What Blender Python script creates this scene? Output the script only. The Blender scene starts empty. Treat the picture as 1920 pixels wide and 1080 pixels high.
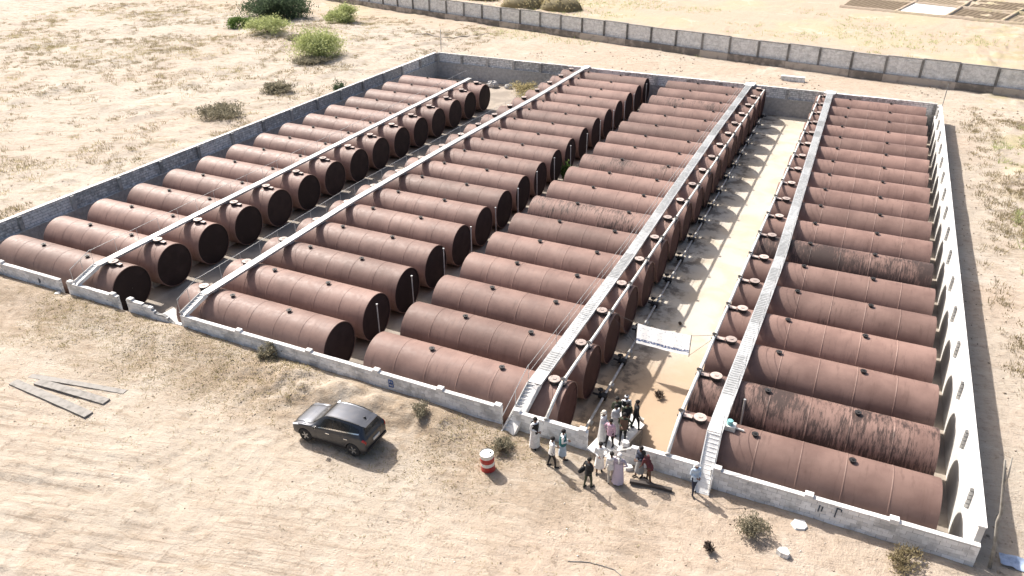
import bpy, bmesh, math, random
import numpy as np
from mathutils import Vector, Matrix
random.seed(7); RNG = np.random.default_rng(11)
scene = bpy.context.scene
COL = scene.collection
S = 3.6                      # metres between neighbouring tanks; yard plans below are given in this pitch

def P(x, y, z=-0.5):         # plan units (pitch) -> metres, ground outside the walls at 0
    return Vector((x*S, y*S, (z+0.5)*S))

# ------------------------------------------------------------------ camera
cam = bpy.data.cameras.new('camera'); cam.sensor_width = 36.0; cam.lens = 36.0*1434.2/1920.0
cam.clip_start = 0.5; cam.clip_end = 5000
camo = bpy.data.objects.new('camera', cam); COL.objects.link(camo)
camo.location = P(0.3658, -7.9542, 6.1651)
camo.rotation_euler = (math.pi/2 - 0.5052, 0, 0.4333)
scene.camera = camo

# ------------------------------------------------------------------ light
SUN_EL = math.radians(44.5); SHADOW_AZ = math.radians(-26)
world = bpy.data.worlds.new('World'); scene.world = world; world.use_nodes = True
wn = world.node_tree.nodes; wl = world.node_tree.links
sky = wn.new('ShaderNodeTexSky'); sky.sky_type = 'NISHITA'; sky.sun_disc = False
sky.sun_elevation = SUN_EL
sdx, sdy = -math.cos(SHADOW_AZ), -math.sin(SHADOW_AZ)
sky.sun_rotation = math.atan2(sdx, sdy)
sky.air_density = 1.0; sky.dust_density = 6.0; sky.ozone_density = 1.0
bg = wn['Background']; bg.inputs['Strength'].default_value = 0.105
wl.new(sky.outputs[0], bg.inputs['Color'])
sun = bpy.data.lights.new('sun', 'SUN'); sun.energy = 4.4; sun.angle = math.radians(0.9); sun.color = (1.0, 0.95, 0.89)
suno = bpy.data.objects.new('sun', sun); COL.objects.link(suno)
sd = Vector((math.cos(SUN_EL)*math.cos(SHADOW_AZ), math.cos(SUN_EL)*math.sin(SHADOW_AZ), -math.sin(SUN_EL)))
suno.rotation_euler = sd.to_track_quat('-Z', 'Y').to_euler(); suno.location = (-40, 40, 60)
vs = scene.view_settings; vs.view_transform = 'Standard'; vs.look = 'None'; vs.gamma = 1.0; vs.use_curve_mapping = False
vs.exposure = 0.74

# ------------------------------------------------------------------ helpers: noise
def _h(ix, iy, seed):
    n = (ix.astype(np.int64)*374761393 + iy.astype(np.int64)*668265263 + seed*974711) & 0x7fffffff
    n = ((n ^ (n >> 13))*1274126177) & 0x7fffffff
    return ((n ^ (n >> 16)) & 0xffff)/65535.0
def vnoise(x, y, seed=0):
    x = np.asarray(x, float); y = np.asarray(y, float)
    ix = np.floor(x); iy = np.floor(y); fx = x-ix; fy = y-iy
    fx = fx*fx*(3-2*fx); fy = fy*fy*(3-2*fy)
    a = _h(ix, iy, seed); b = _h(ix+1, iy, seed); c = _h(ix, iy+1, seed); d = _h(ix+1, iy+1, seed)
    return (a*(1-fx)+b*fx)*(1-fy) + (c*(1-fx)+d*fx)*fy - 0.5
def fbm(x, y, seed=0, o=4):
    s = 0; a = 1; f = 1
    for k in range(o):
        s = s + a*vnoise(x*f+17.3*k, y*f-9.1*k, seed+k); a *= 0.5; f *= 2.03
    return s
def sstep(a, b, x):
    t = np.clip((np.asarray(x, float)-a)/(b-a), 0, 1); return t*t*(3-2*t)

# ------------------------------------------------------------------ helpers: meshes
class MB:
    def __init__(s): s.v = []; s.f = []; s.m = []
    def add(s, vs_, fs, m=0):
        o = len(s.v); s.v += [tuple(p) for p in vs_]; s.f += [tuple(i+o for i in f) for f in fs]; s.m += [m]*len(fs); return s
    def box(s, a, b, m=0):
        x0, y0, z0 = a; x1, y1, z1 = b
        return s.add([(x0,y0,z0),(x1,y0,z0),(x1,y1,z0),(x0,y1,z0),(x0,y0,z1),(x1,y0,z1),(x1,y1,z1),(x0,y1,z1)],
                     [(0,3,2,1),(4,5,6,7),(0,1,5,4),(1,2,6,5),(2,3,7,6),(3,0,4,7)], m)
    def obox(s, a, b, w, h, m=0, up=(0,0,1)):        # bar from a to b, width w, height h
        a = Vector(a); b = Vector(b); d = (b-a).normalized(); up = Vector(up)
        if abs(d.dot(up)) > .98: up = Vector((1,0,0))
        sx = d.cross(up).normalized()*w/2; sz = sx.cross(d).normalized()*h/2
        vs_ = [a-sx-sz, a+sx-sz, a+sx+sz, a-sx+sz, b-sx-sz, b+sx-sz, b+sx+sz, b-sx+sz]
        return s.add(vs_, [(0,1,2,3),(7,6,5,4),(0,4,5,1),(1,5,6,2),(2,6,7,3),(3,7,4,0)], m)
    def tube(s, pts, r, n=8, m=0, caps=True):
        pts = [Vector(p) for p in pts]; rs = r if isinstance(r, (list, tuple)) else [r]*len(pts)
        rings = []; o = len(s.v); ref = None
        for i, p in enumerate(pts):
            d = (pts[min(i+1, len(pts)-1)]-pts[max(i-1, 0)]).normalized()
            if ref is None: ref = Vector((0,0,1)) if abs(d.z) < .9 else Vector((1,0,0))
            u = d.cross(ref).normalized(); w = u.cross(d).normalized()
            for k in range(n):
                t = 2*math.pi*k/n; s.v.append(tuple(p+(u*math.cos(t)+w*math.sin(t))*rs[i]))
        for i in range(len(pts)-1):
            for k in range(n):
                a = o+i*n+k; b = o+i*n+(k+1) % n; s.f.append((a, a+n, b+n, b)); s.m.append(m)
        if caps:
            s.f.append(tuple(o+k for k in range(n))); s.m.append(m)
            e = o+(len(pts)-1)*n; s.f.append(tuple(e+k for k in reversed(range(n)))); s.m.append(m)
        return s
    def mesh(s, name, mats, smooth=False):
        me = bpy.data.meshes.new(name); me.from_pydata(s.v, [], s.f); me.update()
        mats = mats if isinstance(mats, (list, tuple)) else [mats]
        for q in mats: me.materials.append(q)
        if len(mats) > 1: me.polygons.foreach_set('material_index', s.m)
        bm = bmesh.new(); bm.from_mesh(me); bmesh.ops.recalc_face_normals(bm, faces=bm.faces); bm.to_mesh(me); bm.free()
        if smooth: me.polygons.foreach_set('use_smooth', [True]*len(me.polygons))
        return me
    def build(s, name, mats, parent=None, loc=None, smooth=False):
        return put(name, s.mesh(name, mats, smooth), parent, loc)
def put(name, me, parent=None, loc=None, rot=None):
    o = bpy.data.objects.new(name, me); COL.objects.link(o)
    if parent is not None: o.parent = parent
    if loc is not None: o.location = loc
    if rot is not None: o.rotation_euler = rot
    return o
def tag(o, label=None, cat=None, group=None, kind=None):
    if label: o['label'] = label
    if cat: o['category'] = cat
    if group: o['group'] = group
    if kind: o['kind'] = kind
    return o
def thing(name, label, cat, loc=(0,0,0), rz=0, group=None):
    return tag(put(name, None, None, loc, (0,0,rz)), label, cat, group)
def np_mesh(name, V, F, mat, smooth=False):
    me = bpy.data.meshes.new(name); V = np.asarray(V, np.float32); F = np.asarray(F, np.int32); k = F.shape[1]
    me.vertices.add(len(V)); me.vertices.foreach_set('co', V.ravel())
    me.loops.add(F.size); me.loops.foreach_set('vertex_index', F.ravel())
    me.polygons.add(len(F)); me.polygons.foreach_set('loop_start', np.arange(0, F.size, k)); me.polygons.foreach_set('loop_total', np.full(len(F), k))
    me.update(calc_edges=True); me.validate()
    for q in (mat if isinstance(mat, (list, tuple)) else [mat]): me.materials.append(q)
    if smooth: me.polygons.foreach_set('use_smooth', np.ones(len(F), bool))
    return me

# ------------------------------------------------------------------ helpers: materials
class NT:
    def __init__(s, name):
        s.mat = bpy.data.materials.new(name); s.mat.use_nodes = True
        s.n = s.mat.node_tree.nodes; s.l = s.mat.node_tree.links; s.b = s.n['Principled BSDF']
    def new(s, t, **kw):
        n = s.n.new(t)
        for k, v in kw.items(): setattr(n, k, v)
        return n
    def setin(s, sock, v):
        if hasattr(v, 'is_linked') or isinstance(v, bpy.types.NodeSocket): s.l.new(v, sock)
        elif isinstance(v, (tuple, list)): sock.default_value = tuple(v)+((1,) if len(v) == 3 and len(sock.default_value) == 4 else ())
        else: sock.default_value = v
    def coord(s, kind='Object', scale=None, rot=None, loc=None):
        if kind == 'World': o = s.new('ShaderNodeNewGeometry').outputs['Position']
        else: o = s.new('ShaderNodeTexCoord').outputs[kind]
        if scale is not None or rot is not None or loc is not None:
            if rot is not None and scale is not None:      # turn first, then stretch
                m0 = s.new('ShaderNodeMapping'); m0.inputs['Rotation'].default_value = rot; s.l.new(o, m0.inputs['Vector']); o = m0.outputs[0]; rot = None
            m = s.new('ShaderNodeMapping')
            if scale is not None: m.inputs['Scale'].default_value = scale
            if rot is not None: m.inputs['Rotation'].default_value = rot
            if loc is not None: s.setin(m.inputs['Location'], loc)
            s.l.new(o, m.inputs['Vector']); o = m.outputs[0]
        return o
    def noise(s, vec, scale, detail=4, rough=.55, dist=0):
        n = s.new('ShaderNodeTexNoise'); s.l.new(vec, n.inputs['Vector'])
        n.inputs['Scale'].default_value = scale; n.inputs['Detail'].default_value = detail; n.inputs['Roughness'].default_value = rough
        n.inputs['Distortion'].default_value = dist; return n.outputs['Fac']
    def ramp(s, fac, a, b, lo=0., hi=1.):
        n = s.new('ShaderNodeMapRange', interpolation_type='SMOOTHSTEP'); s.setin(n.inputs[0], fac)
        s.setin(n.inputs[1], a); s.setin(n.inputs[2], b); s.setin(n.inputs[3], lo); s.setin(n.inputs[4], hi); return n.outputs[0]
    def math(s, op, a, b=0., c=0.):
        n = s.new('ShaderNodeMath', operation=op); s.setin(n.inputs[0], a); s.setin(n.inputs[1], b); s.setin(n.inputs[2], c); return n.outputs[0]
    def mix(s, fac, a, b, mode='MIX'):
        n = s.new('ShaderNodeMix', data_type='RGBA', blend_type=mode); s.setin(n.inputs[0], fac); s.setin(n.inputs[6], a); s.setin(n.inputs[7], b); return n.outputs[2]
    def sep(s, vec):
        n = s.new('ShaderNodeSeparateXYZ'); s.l.new(vec, n.inputs[0]); return n.outputs
    def rand(s): return s.new('ShaderNodeObjectInfo').outputs['Random']
    def attr(s, name): return s.new('ShaderNodeAttribute', attribute_type='OBJECT', attribute_name=name).outputs['Fac']
    def bump(s, h, strength=.3, dist=.02):
        n = s.new('ShaderNodeBump'); n.inputs['Strength'].default_value = strength; n.inputs['Distance'].default_value = dist
        s.l.new(h, n.inputs['Height']); s.l.new(n.outputs[0], s.b.inputs['Normal'])
    def out(s, color=None, rough=.8, metal=0., spec=None):
        if color is not None: s.setin(s.b.inputs['Base Color'], color)
        s.setin(s.b.inputs['Roughness'], rough); s.setin(s.b.inputs['Metallic'], metal)
        if spec is not None: s.b.inputs['Specular IOR Level'].default_value = spec
        return s.mat
M = {}
def plain(name, c, rough=.7, metal=0., var=.12, scale=6., spec=None):
    t = NT(name); v = t.coord('Object')
    f = t.noise(v, scale, 5); d = tuple(x*(1-var*2) for x in c); e = tuple(min(1, x*(1+var)) for x in c)
    r = t.math('MULTIPLY_ADD', t.rand(), .35, -.17)
    col = t.mix(t.ramp(t.math('ADD', f, r), .3, .7), d, e)
    t.bump(t.noise(v, scale*6, 3), .25, .01)
    M[name] = t.out(col, rough, metal, spec); return M[name]

def m_sand():
    t = NT('sand'); w = t.coord('World'); X, Y, Z = t.sep(w)
    big = t.noise(w, .05, 4, .6); mid = t.noise(w, .35, 5, .6, .6); fin = t.noise(w, 2.2, 6, .65); mic = t.noise(w, 11, 4, .7)
    cream = (.455, .395, .325); peach = (.45, .365, .29); tan = (.29, .228, .165); brown = (.185, .143, .105); straw = (.37, .32, .19)
    c = t.mix(t.ramp(big, .42, .6), cream, peach)
    # scrubby tan belt along the front wall and towards the planks
    sx = t.ramp(X, -9, -17); belt = t.math('MULTIPLY', t.ramp(Y, -8.5, -4.5), t.math('SUBTRACT', 1., t.ramp(Y, -2.2, -1.6)))
    belt2 = t.math('MULTIPLY', t.ramp(X, 4., -12.), belt)
    m1 = t.math('MULTIPLY', t.ramp(t.math('ADD', mid, t.math('MULTIPLY', fin, .6)), .62, .95), t.math('MULTIPLY_ADD', belt2, .75, .25))
    c = t.mix(m1, c, tan)
    c = t.mix(t.math('MULTIPLY', belt2, .35), c, tan)
    # wind- and wheel-combed strokes
    sv = t.coord('World', (.42, 1.9, 1.), (0, 0, -.22)); stroke = t.noise(sv, 1.25, 6, .68, .5); reach = t.ramp(t.noise(w, .16, 3, .6), .36, .6, .25, 1.)
    c = t.mix(t.math('MULTIPLY', t.ramp(stroke, .50, .68), t.math('MULTIPLY', reach, t.ramp(X, 4., -14., .34, .66))), c, tan)
    c = t.mix(t.math('MULTIPLY', t.ramp(stroke, .48, .34), .30), c, (.54, .48, .40))
    comb = t.noise(t.coord('World', (.14, 2.4, 1.), (0, 0, -.26)), 2.0, 6, .68, .5); cz = t.math('MULTIPLY', t.ramp(X, -6., -12.), t.math('MULTIPLY', t.ramp(Y, -8.8, -11.), t.ramp(t.noise(w, .14, 3, .6), .40, .56)))
    c = t.mix(t.math('MULTIPLY', t.ramp(comb, .52, .62), t.math('MULTIPLY', cz, .6)), c, (.25, .195, .145))
    plainw = t.ramp(X, -53., -60.); c = t.mix(t.math('MULTIPLY', plainw, .35), c, (.46, .42, .365))
    # loosened soil and clods
    c = t.mix(t.math('MULTIPLY', t.ramp(t.math('ADD', fin, t.math('MULTIPLY', mic, .5)), .78, .98), .55), c, brown)
    # dry vegetation east and north of the walls
    c = t.mix(t.math('MULTIPLY', t.ramp(Y, 84, 90), .6), c, (.44, .35, .265))
    east = t.math('MULTIPLY', t.ramp(X, 12.5, 16.), t.ramp(t.noise(w, .22, 5, .65), .46, .62))
    c = t.mix(t.math('MULTIPLY', east, .75), c, straw)
    north = t.math('MULTIPLY', t.ramp(Y, 84, 92), t.ramp(t.noise(w, .06, 4, .6), .47, .62))
    c = t.mix(t.math('MULTIPLY', north, .5), c, (.44, .385, .245))
    wv_ = t.coord('World', (.55, 1.15, 1.), (0, 0, -.5)); west = t.math('MULTIPLY', t.ramp(X, -52.8, -58.), t.ramp(t.noise(wv_, .75, 7, .74), .51, .64))
    c = t.mix(t.math('MULTIPLY', west, .8), c, (.27, .225, .155))
    # pale salt crust
    crust = t.ramp(t.noise(w, .12, 5, .7, 1.), .56, .7)
    c = t.mix(t.math('MULTIPLY', crust, .55), c, (.55, .50, .43))
    hgt = t.math('ADD', t.math('MULTIPLY', fin, .7), t.math('ADD', t.math('MULTIPLY', mic, .45), t.math('MULTIPLY', stroke, .8))); t.bump(hgt, .8, .16)
    M['sand'] = t.out(c, .95, 0, .15)
m_sand()
def m_floor():
    t = NT('yard_floor'); w = t.coord('World'); X, Y, Z = t.sep(w)
    mid = t.noise(w, .4, 5, .6, .5); fin = t.noise(w, 3., 6, .65)
    lane = t.math('MULTIPLY', t.ramp(X, -9.4, -8.6), t.ramp(X, -3.0, -3.6))
    grey = t.mix(t.ramp(mid, .35, .65), (.26, .225, .19), (.38, .33, .275))
    sandy = t.mix(t.ramp(mid, .4, .62), (.53, .49, .42), (.49, .425, .335))
    sandy = t.mix(t.math('MULTIPLY', t.ramp(Y, 13., 5.), .85), sandy, (.40, .285, .185))
    oil = t.math('MULTIPLY', t.math('MULTIPLY', t.ramp(X, -6.4, -7.6), t.ramp(X, -9.6, -8.8)), t.ramp(t.noise(w, .9, 5, .7), .47, .6)); sandy = t.mix(t.math('MULTIPLY', oil, .7), sandy, (.10, .08, .065))
    c = t.mix(lane, grey, sandy); c = t.mix(t.math('MULTIPLY', t.ramp(fin, .6, .8), .35), c, (.18, .14, .11))
    t.bump(fin, .4, .05); M['floor'] = t.out(c, .92, 0, .2)
m_floor()
def m_tank():
    t = NT('oxide_primer'); v = t.coord('Object'); r = t.rand(); st = t.attr('stain')
    off = t.new('ShaderNodeCombineXYZ'); t.l.new(t.math('MULTIPLY', r, 37.), off.inputs[0]); t.l.new(t.math('MULTIPLY', r, 11.), off.inputs[1])
    mp = t.new('ShaderNodeMapping'); t.l.new(v, mp.inputs['Vector']); t.l.new(off.outputs[0], mp.inputs['Location']); q = mp.outputs[0]
    big = t.noise(q, .55, 4, .6); fin = t.noise(q, 4., 6, .7)
    st2 = t.new('ShaderNodeMapping'); t.l.new(q, st2.inputs['Vector']); st2.inputs['Scale'].default_value = (3.2, .5, .35); runs = t.noise(st2.outputs[0], 1.6, 6, .7)
    base = t.mix(t.ramp(big, .3, .7), (.175, .104, .085), (.255, .160, .131))
    base = t.mix(t.math('MULTIPLY', t.ramp(fin, .55, .8), .28), base, (.34, .23, .19))
    base = t.mix(t.math('MULTIPLY', t.ramp(runs, .52, .70), .45), base, (.10, .056, .045))
    hue = t.math('MULTIPLY_ADD', r, .36, .82)
    hs = t.new('ShaderNodeHueSaturation'); t.l.new(base, hs.inputs['Color']); t.l.new(hue, hs.inputs['Value']); base = hs.outputs[0]
    # burnt and oily stains, only on the tanks that carry them
    patch = t.noise(q, .42, 3, .6); spk = t.noise(st2.outputs[0], 3.4, 8, .8)
    X, Y, Z = t.sep(v)
    low = t.ramp(Z, 1.1, -.9)
    k = t.math('ADD', t.math('MULTIPLY', patch, .55), t.math('ADD', t.math('MULTIPLY', spk, .8), t.math('MULTIPLY', low, .20)))
    thr = t.math('MULTIPLY_ADD', st, -.52, 1.04)
    mask = t.math('MULTIPLY', t.ramp(k, thr, t.math('ADD', thr, .14)), t.math('MINIMUM', t.math('MULTIPLY', st, 3.), .9))
    c = t.mix(mask, base, (.035, .022, .019))
    t.bump(t.math('ADD', fin, t.math('MULTIPLY', big, 2.)), .12, .03)
    M['tank'] = t.out(c, t.ramp(fin, .2, .8, .52, .7), 0, .4)
m_tank()
def m_block():
    t = NT('block'); v = t.coord('World'); r = t.rand(); fin = t.noise(v, 9, 5, .7); mid = t.noise(v, 1.1, 4, .6)
    c = t.mix(t.ramp(r, 0, 1), (.66, .66, .65), (.88, .88, .87))
    c = t.mix(t.math('MULTIPLY', t.ramp(mid, .5, .66), .5), c, (.30, .30, .295))
    c = t.mix(t.math('MULTIPLY', t.ramp(fin, .55, .78), .35), c, (.24, .24, .235)); t.bump(fin, .5, .02)
    M['block'] = t.out(c, .9, 0, .2)
m_block()
def m_stone():
    t = NT('rubble_stone'); v = t.coord('World'); vo = t.new('ShaderNodeTexVoronoi'); t.l.new(v, vo.inputs['Vector']); vo.inputs['Scale'].default_value = 3.0
    fin = t.noise(v, 6, 5, .7)
    c = t.mix(vo.outputs['Distance'], (.52, .51, .49), (.34, .33, .32)); c = t.mix(t.math('MULTIPLY', t.ramp(fin, .4, .7), .5), c, (.58, .565, .54))
    t.bump(t.math('SUBTRACT', fin, vo.outputs['Distance']), .7, .06); M['stone'] = t.out(c, .95, 0, .15)
m_stone()
plain('mortar', (.30, .295, .285), .95); plain('plaster', (.64, .63, .605), .85, 0, .07, 1.2)
plain('coping', (.72, .71, .69), .85, 0, .1, 2.5); plain('greyblock', (.76, .745, .715), .92, 0, .22, 4.); plain('greypost', (.42, .41, .39), .92, 0, .2, 4.)
plain('concrete', (.58, .56, .52), .9, 0, .15, 2.); plain('galv', (.50, .51, .51), .5, .3, .14, 5.); plain('galvdark', (.36, .37, .37), .6, .3, .2, 8.)
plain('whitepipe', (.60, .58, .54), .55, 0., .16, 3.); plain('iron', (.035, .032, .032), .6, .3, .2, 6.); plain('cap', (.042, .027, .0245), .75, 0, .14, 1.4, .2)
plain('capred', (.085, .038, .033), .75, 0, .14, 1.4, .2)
plain('lidpaint', (.46, .37, .33), .6, 0, .15, 5.)
plain('seam', (.24, .125, .10), .7, 0, .15, 5.)
plain('wood', (.25, .235, .215), .9, 0, .2, 3.); plain('darkwood', (.06, .05, .045), .85); plain('polewood', (.36, .34, .30), .9, 0, .2, 3.)
plain('drumred', (.42, .035, .03), .5); plain('drumwhite', (.72, .71, .66), .55, 0, .08); plain('rope', (.12, .10, .09), .9)
plain('blackplastic', (.02, .02, .022), .5); plain('tyre', (.022, .022, .023), .85); plain('rim', (.36, .37, .38), .35, .8)
plain('lampred', (.38, .015, .02), .25); plain('chrome', (.75, .76, .77), .15, 1., .03); plain('lampclear', (.7, .72, .74), .15, 0, .03)
plain('bluepaint', (.05, .11, .30), .8); plain('darkpaint', (.06, .08, .11), .8)
def m_paint(name, c, rough, metal, coat):
    t = NT(name); v = t.coord('Object'); f = t.noise(v, 3., 5, .6)
    t.b.inputs['Coat Weight'].default_value = coat; t.b.inputs['Coat Roughness'].default_value = .22 if name == 'carpaint' else .05
    dust = t.ramp(f, .4, .8, .0, .05); col = t.mix(dust, c, (.36, .30, .24))
    M[name] = t.out(col, t.ramp(f, .3, .7, rough, rough+.12), metal)
m_paint('carpaint', (.036, .042, .056), .41, 1.0, .9); m_paint('carglass', (.010, .012, .015), .10, 0, .0)

# ================================================================== SETTING: ground
FLOOR_Z = -1.30
HX0, HX1, HY0, HY1 = -14.66*S, 2.41*S, -0.563*S, 17.60*S      # sunken yard cut out of the ground
def ground_h(x, y):
    x = np.asarray(x, float); y = np.asarray(y, float)
    near = sstep(-30, -10, -y)*0
    h = 0.10*fbm(x*.11, y*.11, 3, 3) + 0.09*fbm(x*.5, y*.5, 5, 3)
    # loose clods
    rough = 0.35 + 0.65*sstep(-.12, .22, fbm(x*.13+4, y*.13, 21, 3))
    h = h + rough*0.075*fbm(x*1.7, y*1.7, 9, 3)
    # wheel and grader marks across the open sand in front
    a = math.radians(15); u = x*math.cos(a)+y*math.sin(a); v = -x*math.sin(a)+y*math.cos(a)
    zone = sstep(-9.0, -11.5, y)*sstep(-2, -9, x)*sstep(-.25, .15, fbm(x*.1, y*.16, 31, 2))
    h = h + zone*0.17*fbm(u*.13+.5*fbm(x*.25,y*.25,44,2), v*1.5, 41, 3)
    a2 = math.radians(-38); u2 = x*math.cos(a2)+y*math.sin(a2); v2 = -x*math.sin(a2)+y*math.cos(a2)
    zone2 = sstep(-4.5, -6, y)*sstep(-22, -16, x)*sstep(-4, -9, x)
    h = h + zone2*0.06*fbm(u2*.15, v2*1.6, 47, 2)
    # soil banked against the front wall
    yb = (y - HY0)
    bank = np.exp(-((yb+.9)/1.3)**2)*(yb < 0)
    h = h + bank*(.26*sstep(-9, -20, x) + .10*sstep(-18, -30, x) + .05)
    lump = np.exp(-((y+3.9)/1.1)**2)*sstep(-27, -24, x)*sstep(-11, -14, x)
    h = h + lump*(.30 + .75*fbm(x*.7, y*.7, 61, 3))
    # scrub hummocks west and east
    hum = sstep(-54, -58, x) + sstep(12, 16, x)
    h = h + hum*(.55*np.maximum(0, fbm(x*.33, y*.33, 71, 3)) + .24*np.maximum(0, fbm(x*.8, y*.8, 75, 3)))
    far = np.clip((np.hypot(x, y)-170)/300, 0, 1); h = h*(1-far)
    edge = np.minimum.reduce([np.abs(x-HX0), np.abs(x-HX1), np.abs(y-HY0), np.abs(y-HY1)])
    inside = (x > HX0-.9) & (x < HX1+.9) & (y > HY0-.3) & (y < HY1+.9)
    return np.where(inside & (y > HY0+.2), np.minimum(h, .05), h)
def axis(segs):
    out = []
    for a, b, d in segs:
        n = max(1, int(round((b-a)/d))); out += list(np.linspace(a, b, n, endpoint=False))
    return np.array(out+[segs[-1][1]])
gx = axis([(-1500,-400,110),(-400,-170,14),(-170,-70,.9),(-70,HX0,.45),(HX0,-40,.3),(-40,HX1,.17),(HX1,22,.17),(22,40,.6),(40,170,8),(170,1500,110)])
gy = axis([(-400,-40,40),(-40,-18.5,2.5),(-18.5,HY0,.14),(HY0,30,.5),(30,HY1,.5),(HY1,90,.4),(90,175,1.),(175,400,14),(400,2500,150)])
GX, GY = np.meshgrid(gx, gy); GZ = ground_h(GX, GY)
nx, ny = len(gx), len(gy); idx = np.arange(nx*ny).reshape(ny, nx)
F = np.stack([idx[:-1,:-1], idx[:-1,1:], idx[1:,1:], idx[1:,:-1]], -1)
cx = (gx[:-1]+gx[1:])/2; cy = (gy[:-1]+gy[1:])/2
hole = ((cx > HX0) & (cx < HX1))[None,:] & ((cy > HY0) & (cy < HY1))[:,None]
F = F[~hole]
used = np.zeros(nx*ny, bool); used[F.ravel()] = True; remap = np.cumsum(used)-1
V = np.stack([GX.ravel(), GY.ravel(), GZ.ravel()], -1)[used]
g = put('ground', np_mesh('ground', V, remap[F], M['sand'], True)); tag(g, 'sun-bleached sandy ground around the walled tank yard', 'ground', kind='structure')
def gz(x, y): return float(ground_h(np.array([x]), np.array([y]))[0])

# yard floor
fx = np.linspace(HX0-.15, HX1+.15, 150); fy = np.linspace(HY0-.05, HY1+.15, 150)
FX, FY = np.meshgrid(fx, fy); FZ = FLOOR_Z + .05*fbm(FX*.3, FY*.3, 81, 3) + .04*fbm(FX*1.3, FY*1.3, 83, 2)
ii = np.arange(150*150).reshape(150,150); FF = np.stack([ii[:-1,:-1], ii[:-1,1:], ii[1:,1:], ii[1:,:-1]], -1).reshape(-1,4)
tag(put('yard_floor', np_mesh('yard_floor', np.stack([FX.ravel(), FY.ravel(), FZ.ravel()], -1), FF, M['floor'], True)), 'sunken sandy floor of the tank yard', 'floor', kind='structure')

# cultivated plots and a flooded basin beyond the far wall
def m_soil(name, a, b, ang):
    t = NT(name); w = t.coord('World', (1,1,1), (0,0,ang)); wv = t.new('ShaderNodeTexWave'); t.l.new(w, wv.inputs['Vector'])
    wv.inputs['Scale'].default_value = .35; wv.inputs['Distortion'].default_value = 3.; wv.inputs['Detail'].default_value = 3
    n = t.noise(t.coord('World'), .5, 5, .7); c = t.mix(t.ramp(t.math('ADD', wv.outputs['Fac'], n), .6, 1.4), a, b); t.bump(n, .5, .2); M[name] = t.out(c, .95, 0, .1)
m_soil('tilled', (.11, .085, .06), (.20, .158, .112), .35); m_soil('tilledpale', (.17, .14, .10), (.28, .228, .165), .35)
t = NT('water'); t.bump(t.noise(t.coord('World'), 1.5, 3), .04, .02); M['water'] = t.out((.82, .82, .80), .35, 0, .5)  # sky reflection put into the base colour as an even white
def poly_sheet(name, pts, z, mat, label, cat, sub=10):
    a, b, c, d = [np.array(p)*S for p in pts]; vs_ = []; fs = []
    for j in range(sub+1):
        for i in range(sub+1):
            u, w = i/sub, j/sub; q = (a*(1-u)+b*u)*(1-w) + (d*(1-u)+c*u)*w
            vs_.append((q[0], q[1], z + .05*float(fbm(q[0]*.6, q[1]*.6, 5, 2))*(mat != 'water')))
    for j in range(sub):
        for i in range(sub):
            k = j*(sub+1)+i; fs.append((k, k+1, k+sub+2, k+sub+1))
    o = MB().add(vs_, fs).build(name, M[mat], smooth=True); return tag(o, label, cat, kind='structure')
poly_sheet('field', [(-1.7,38.6),(.9,37.9),(1.6,41.4),(-1.3,42.2)], .20, 'tilled', 'dark tilled plot beside the flooded basin', 'field')
poly_sheet('water', [(1.05,37.9),(3.1,37.35),(3.85,40.4),(1.85,41.2)], .22, 'water', 'shallow pale water filling a basin among plots', 'water')
poly_sheet('field', [(3.35,37.3),(5.45,36.8),(6.35,39.6),(4.1,40.3)], .20, 'tilled', 'brown furrowed plot between two earth banks', 'field')
poly_sheet('field', [(5.7,36.75),(8.6,36.2),(9.4,39.0),(6.6,39.5)], .20, 'tilledpale', 'pale furrowed plot past the last earth bank', 'field')
poly_sheet('field', [(-1.2,42.5),(4.0,40.75),(4.9,44.2),(-.4,46)], .20, 'tilledpale', 'pale plot behind the flooded basin', 'field')
poly_sheet('field', [(4.3,40.65),(9.6,39.4),(10.5,43),(5.2,44.1)], .20, 'tilled', 'dark plot behind the furrowed ones', 'field')
def bank(a, b, w, h, label):
    a = np.array(a)*S; b = np.array(b)*S; n = 24; d = (b-a)/np.linalg.norm(b-a); q = np.array([-d[1], d[0]]); vs_ = []; fs = []
    for i in range(n+1):
        p = a+(b-a)*i/n; hh = h*(1+.5*float(fbm(p[0]*.5, p[1]*.5, 91, 2)))
        for s_, z in ((-1.,-.1),(-.5,hh*.8),(0,hh),(.5,hh*.8),(1.,-.1)): vs_.append((p[0]+q[0]*s_*w, p[1]+q[1]*s_*w, z+.1))
    for i in range(n):
        for k in range(4): e = i*5+k; fs.append((e, e+5, e+6, e+1))
    tag(MB().add(vs_, fs).build('earth_bank', M['sand'], smooth=True), label, 'bank', 'earth banks between the plots', 'structure')
for a, b, l in (((-1.8,38.5),(9,36.0),'low earth bank along the near side of the plots'),((.95,37.9),(1.9,42.0),'low earth bank along one side of the water'),((3.22,37.3),(4.9,44.4),'low earth bank between water and furrowed plot'),((5.57,36.75),(7.0,41.5),'low earth bank between two furrowed plots'),((-1.4,42.3),(9.7,39.2),'low earth bank along the far side of the water')):
    bank(a, b, .5, .38, l)

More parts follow.
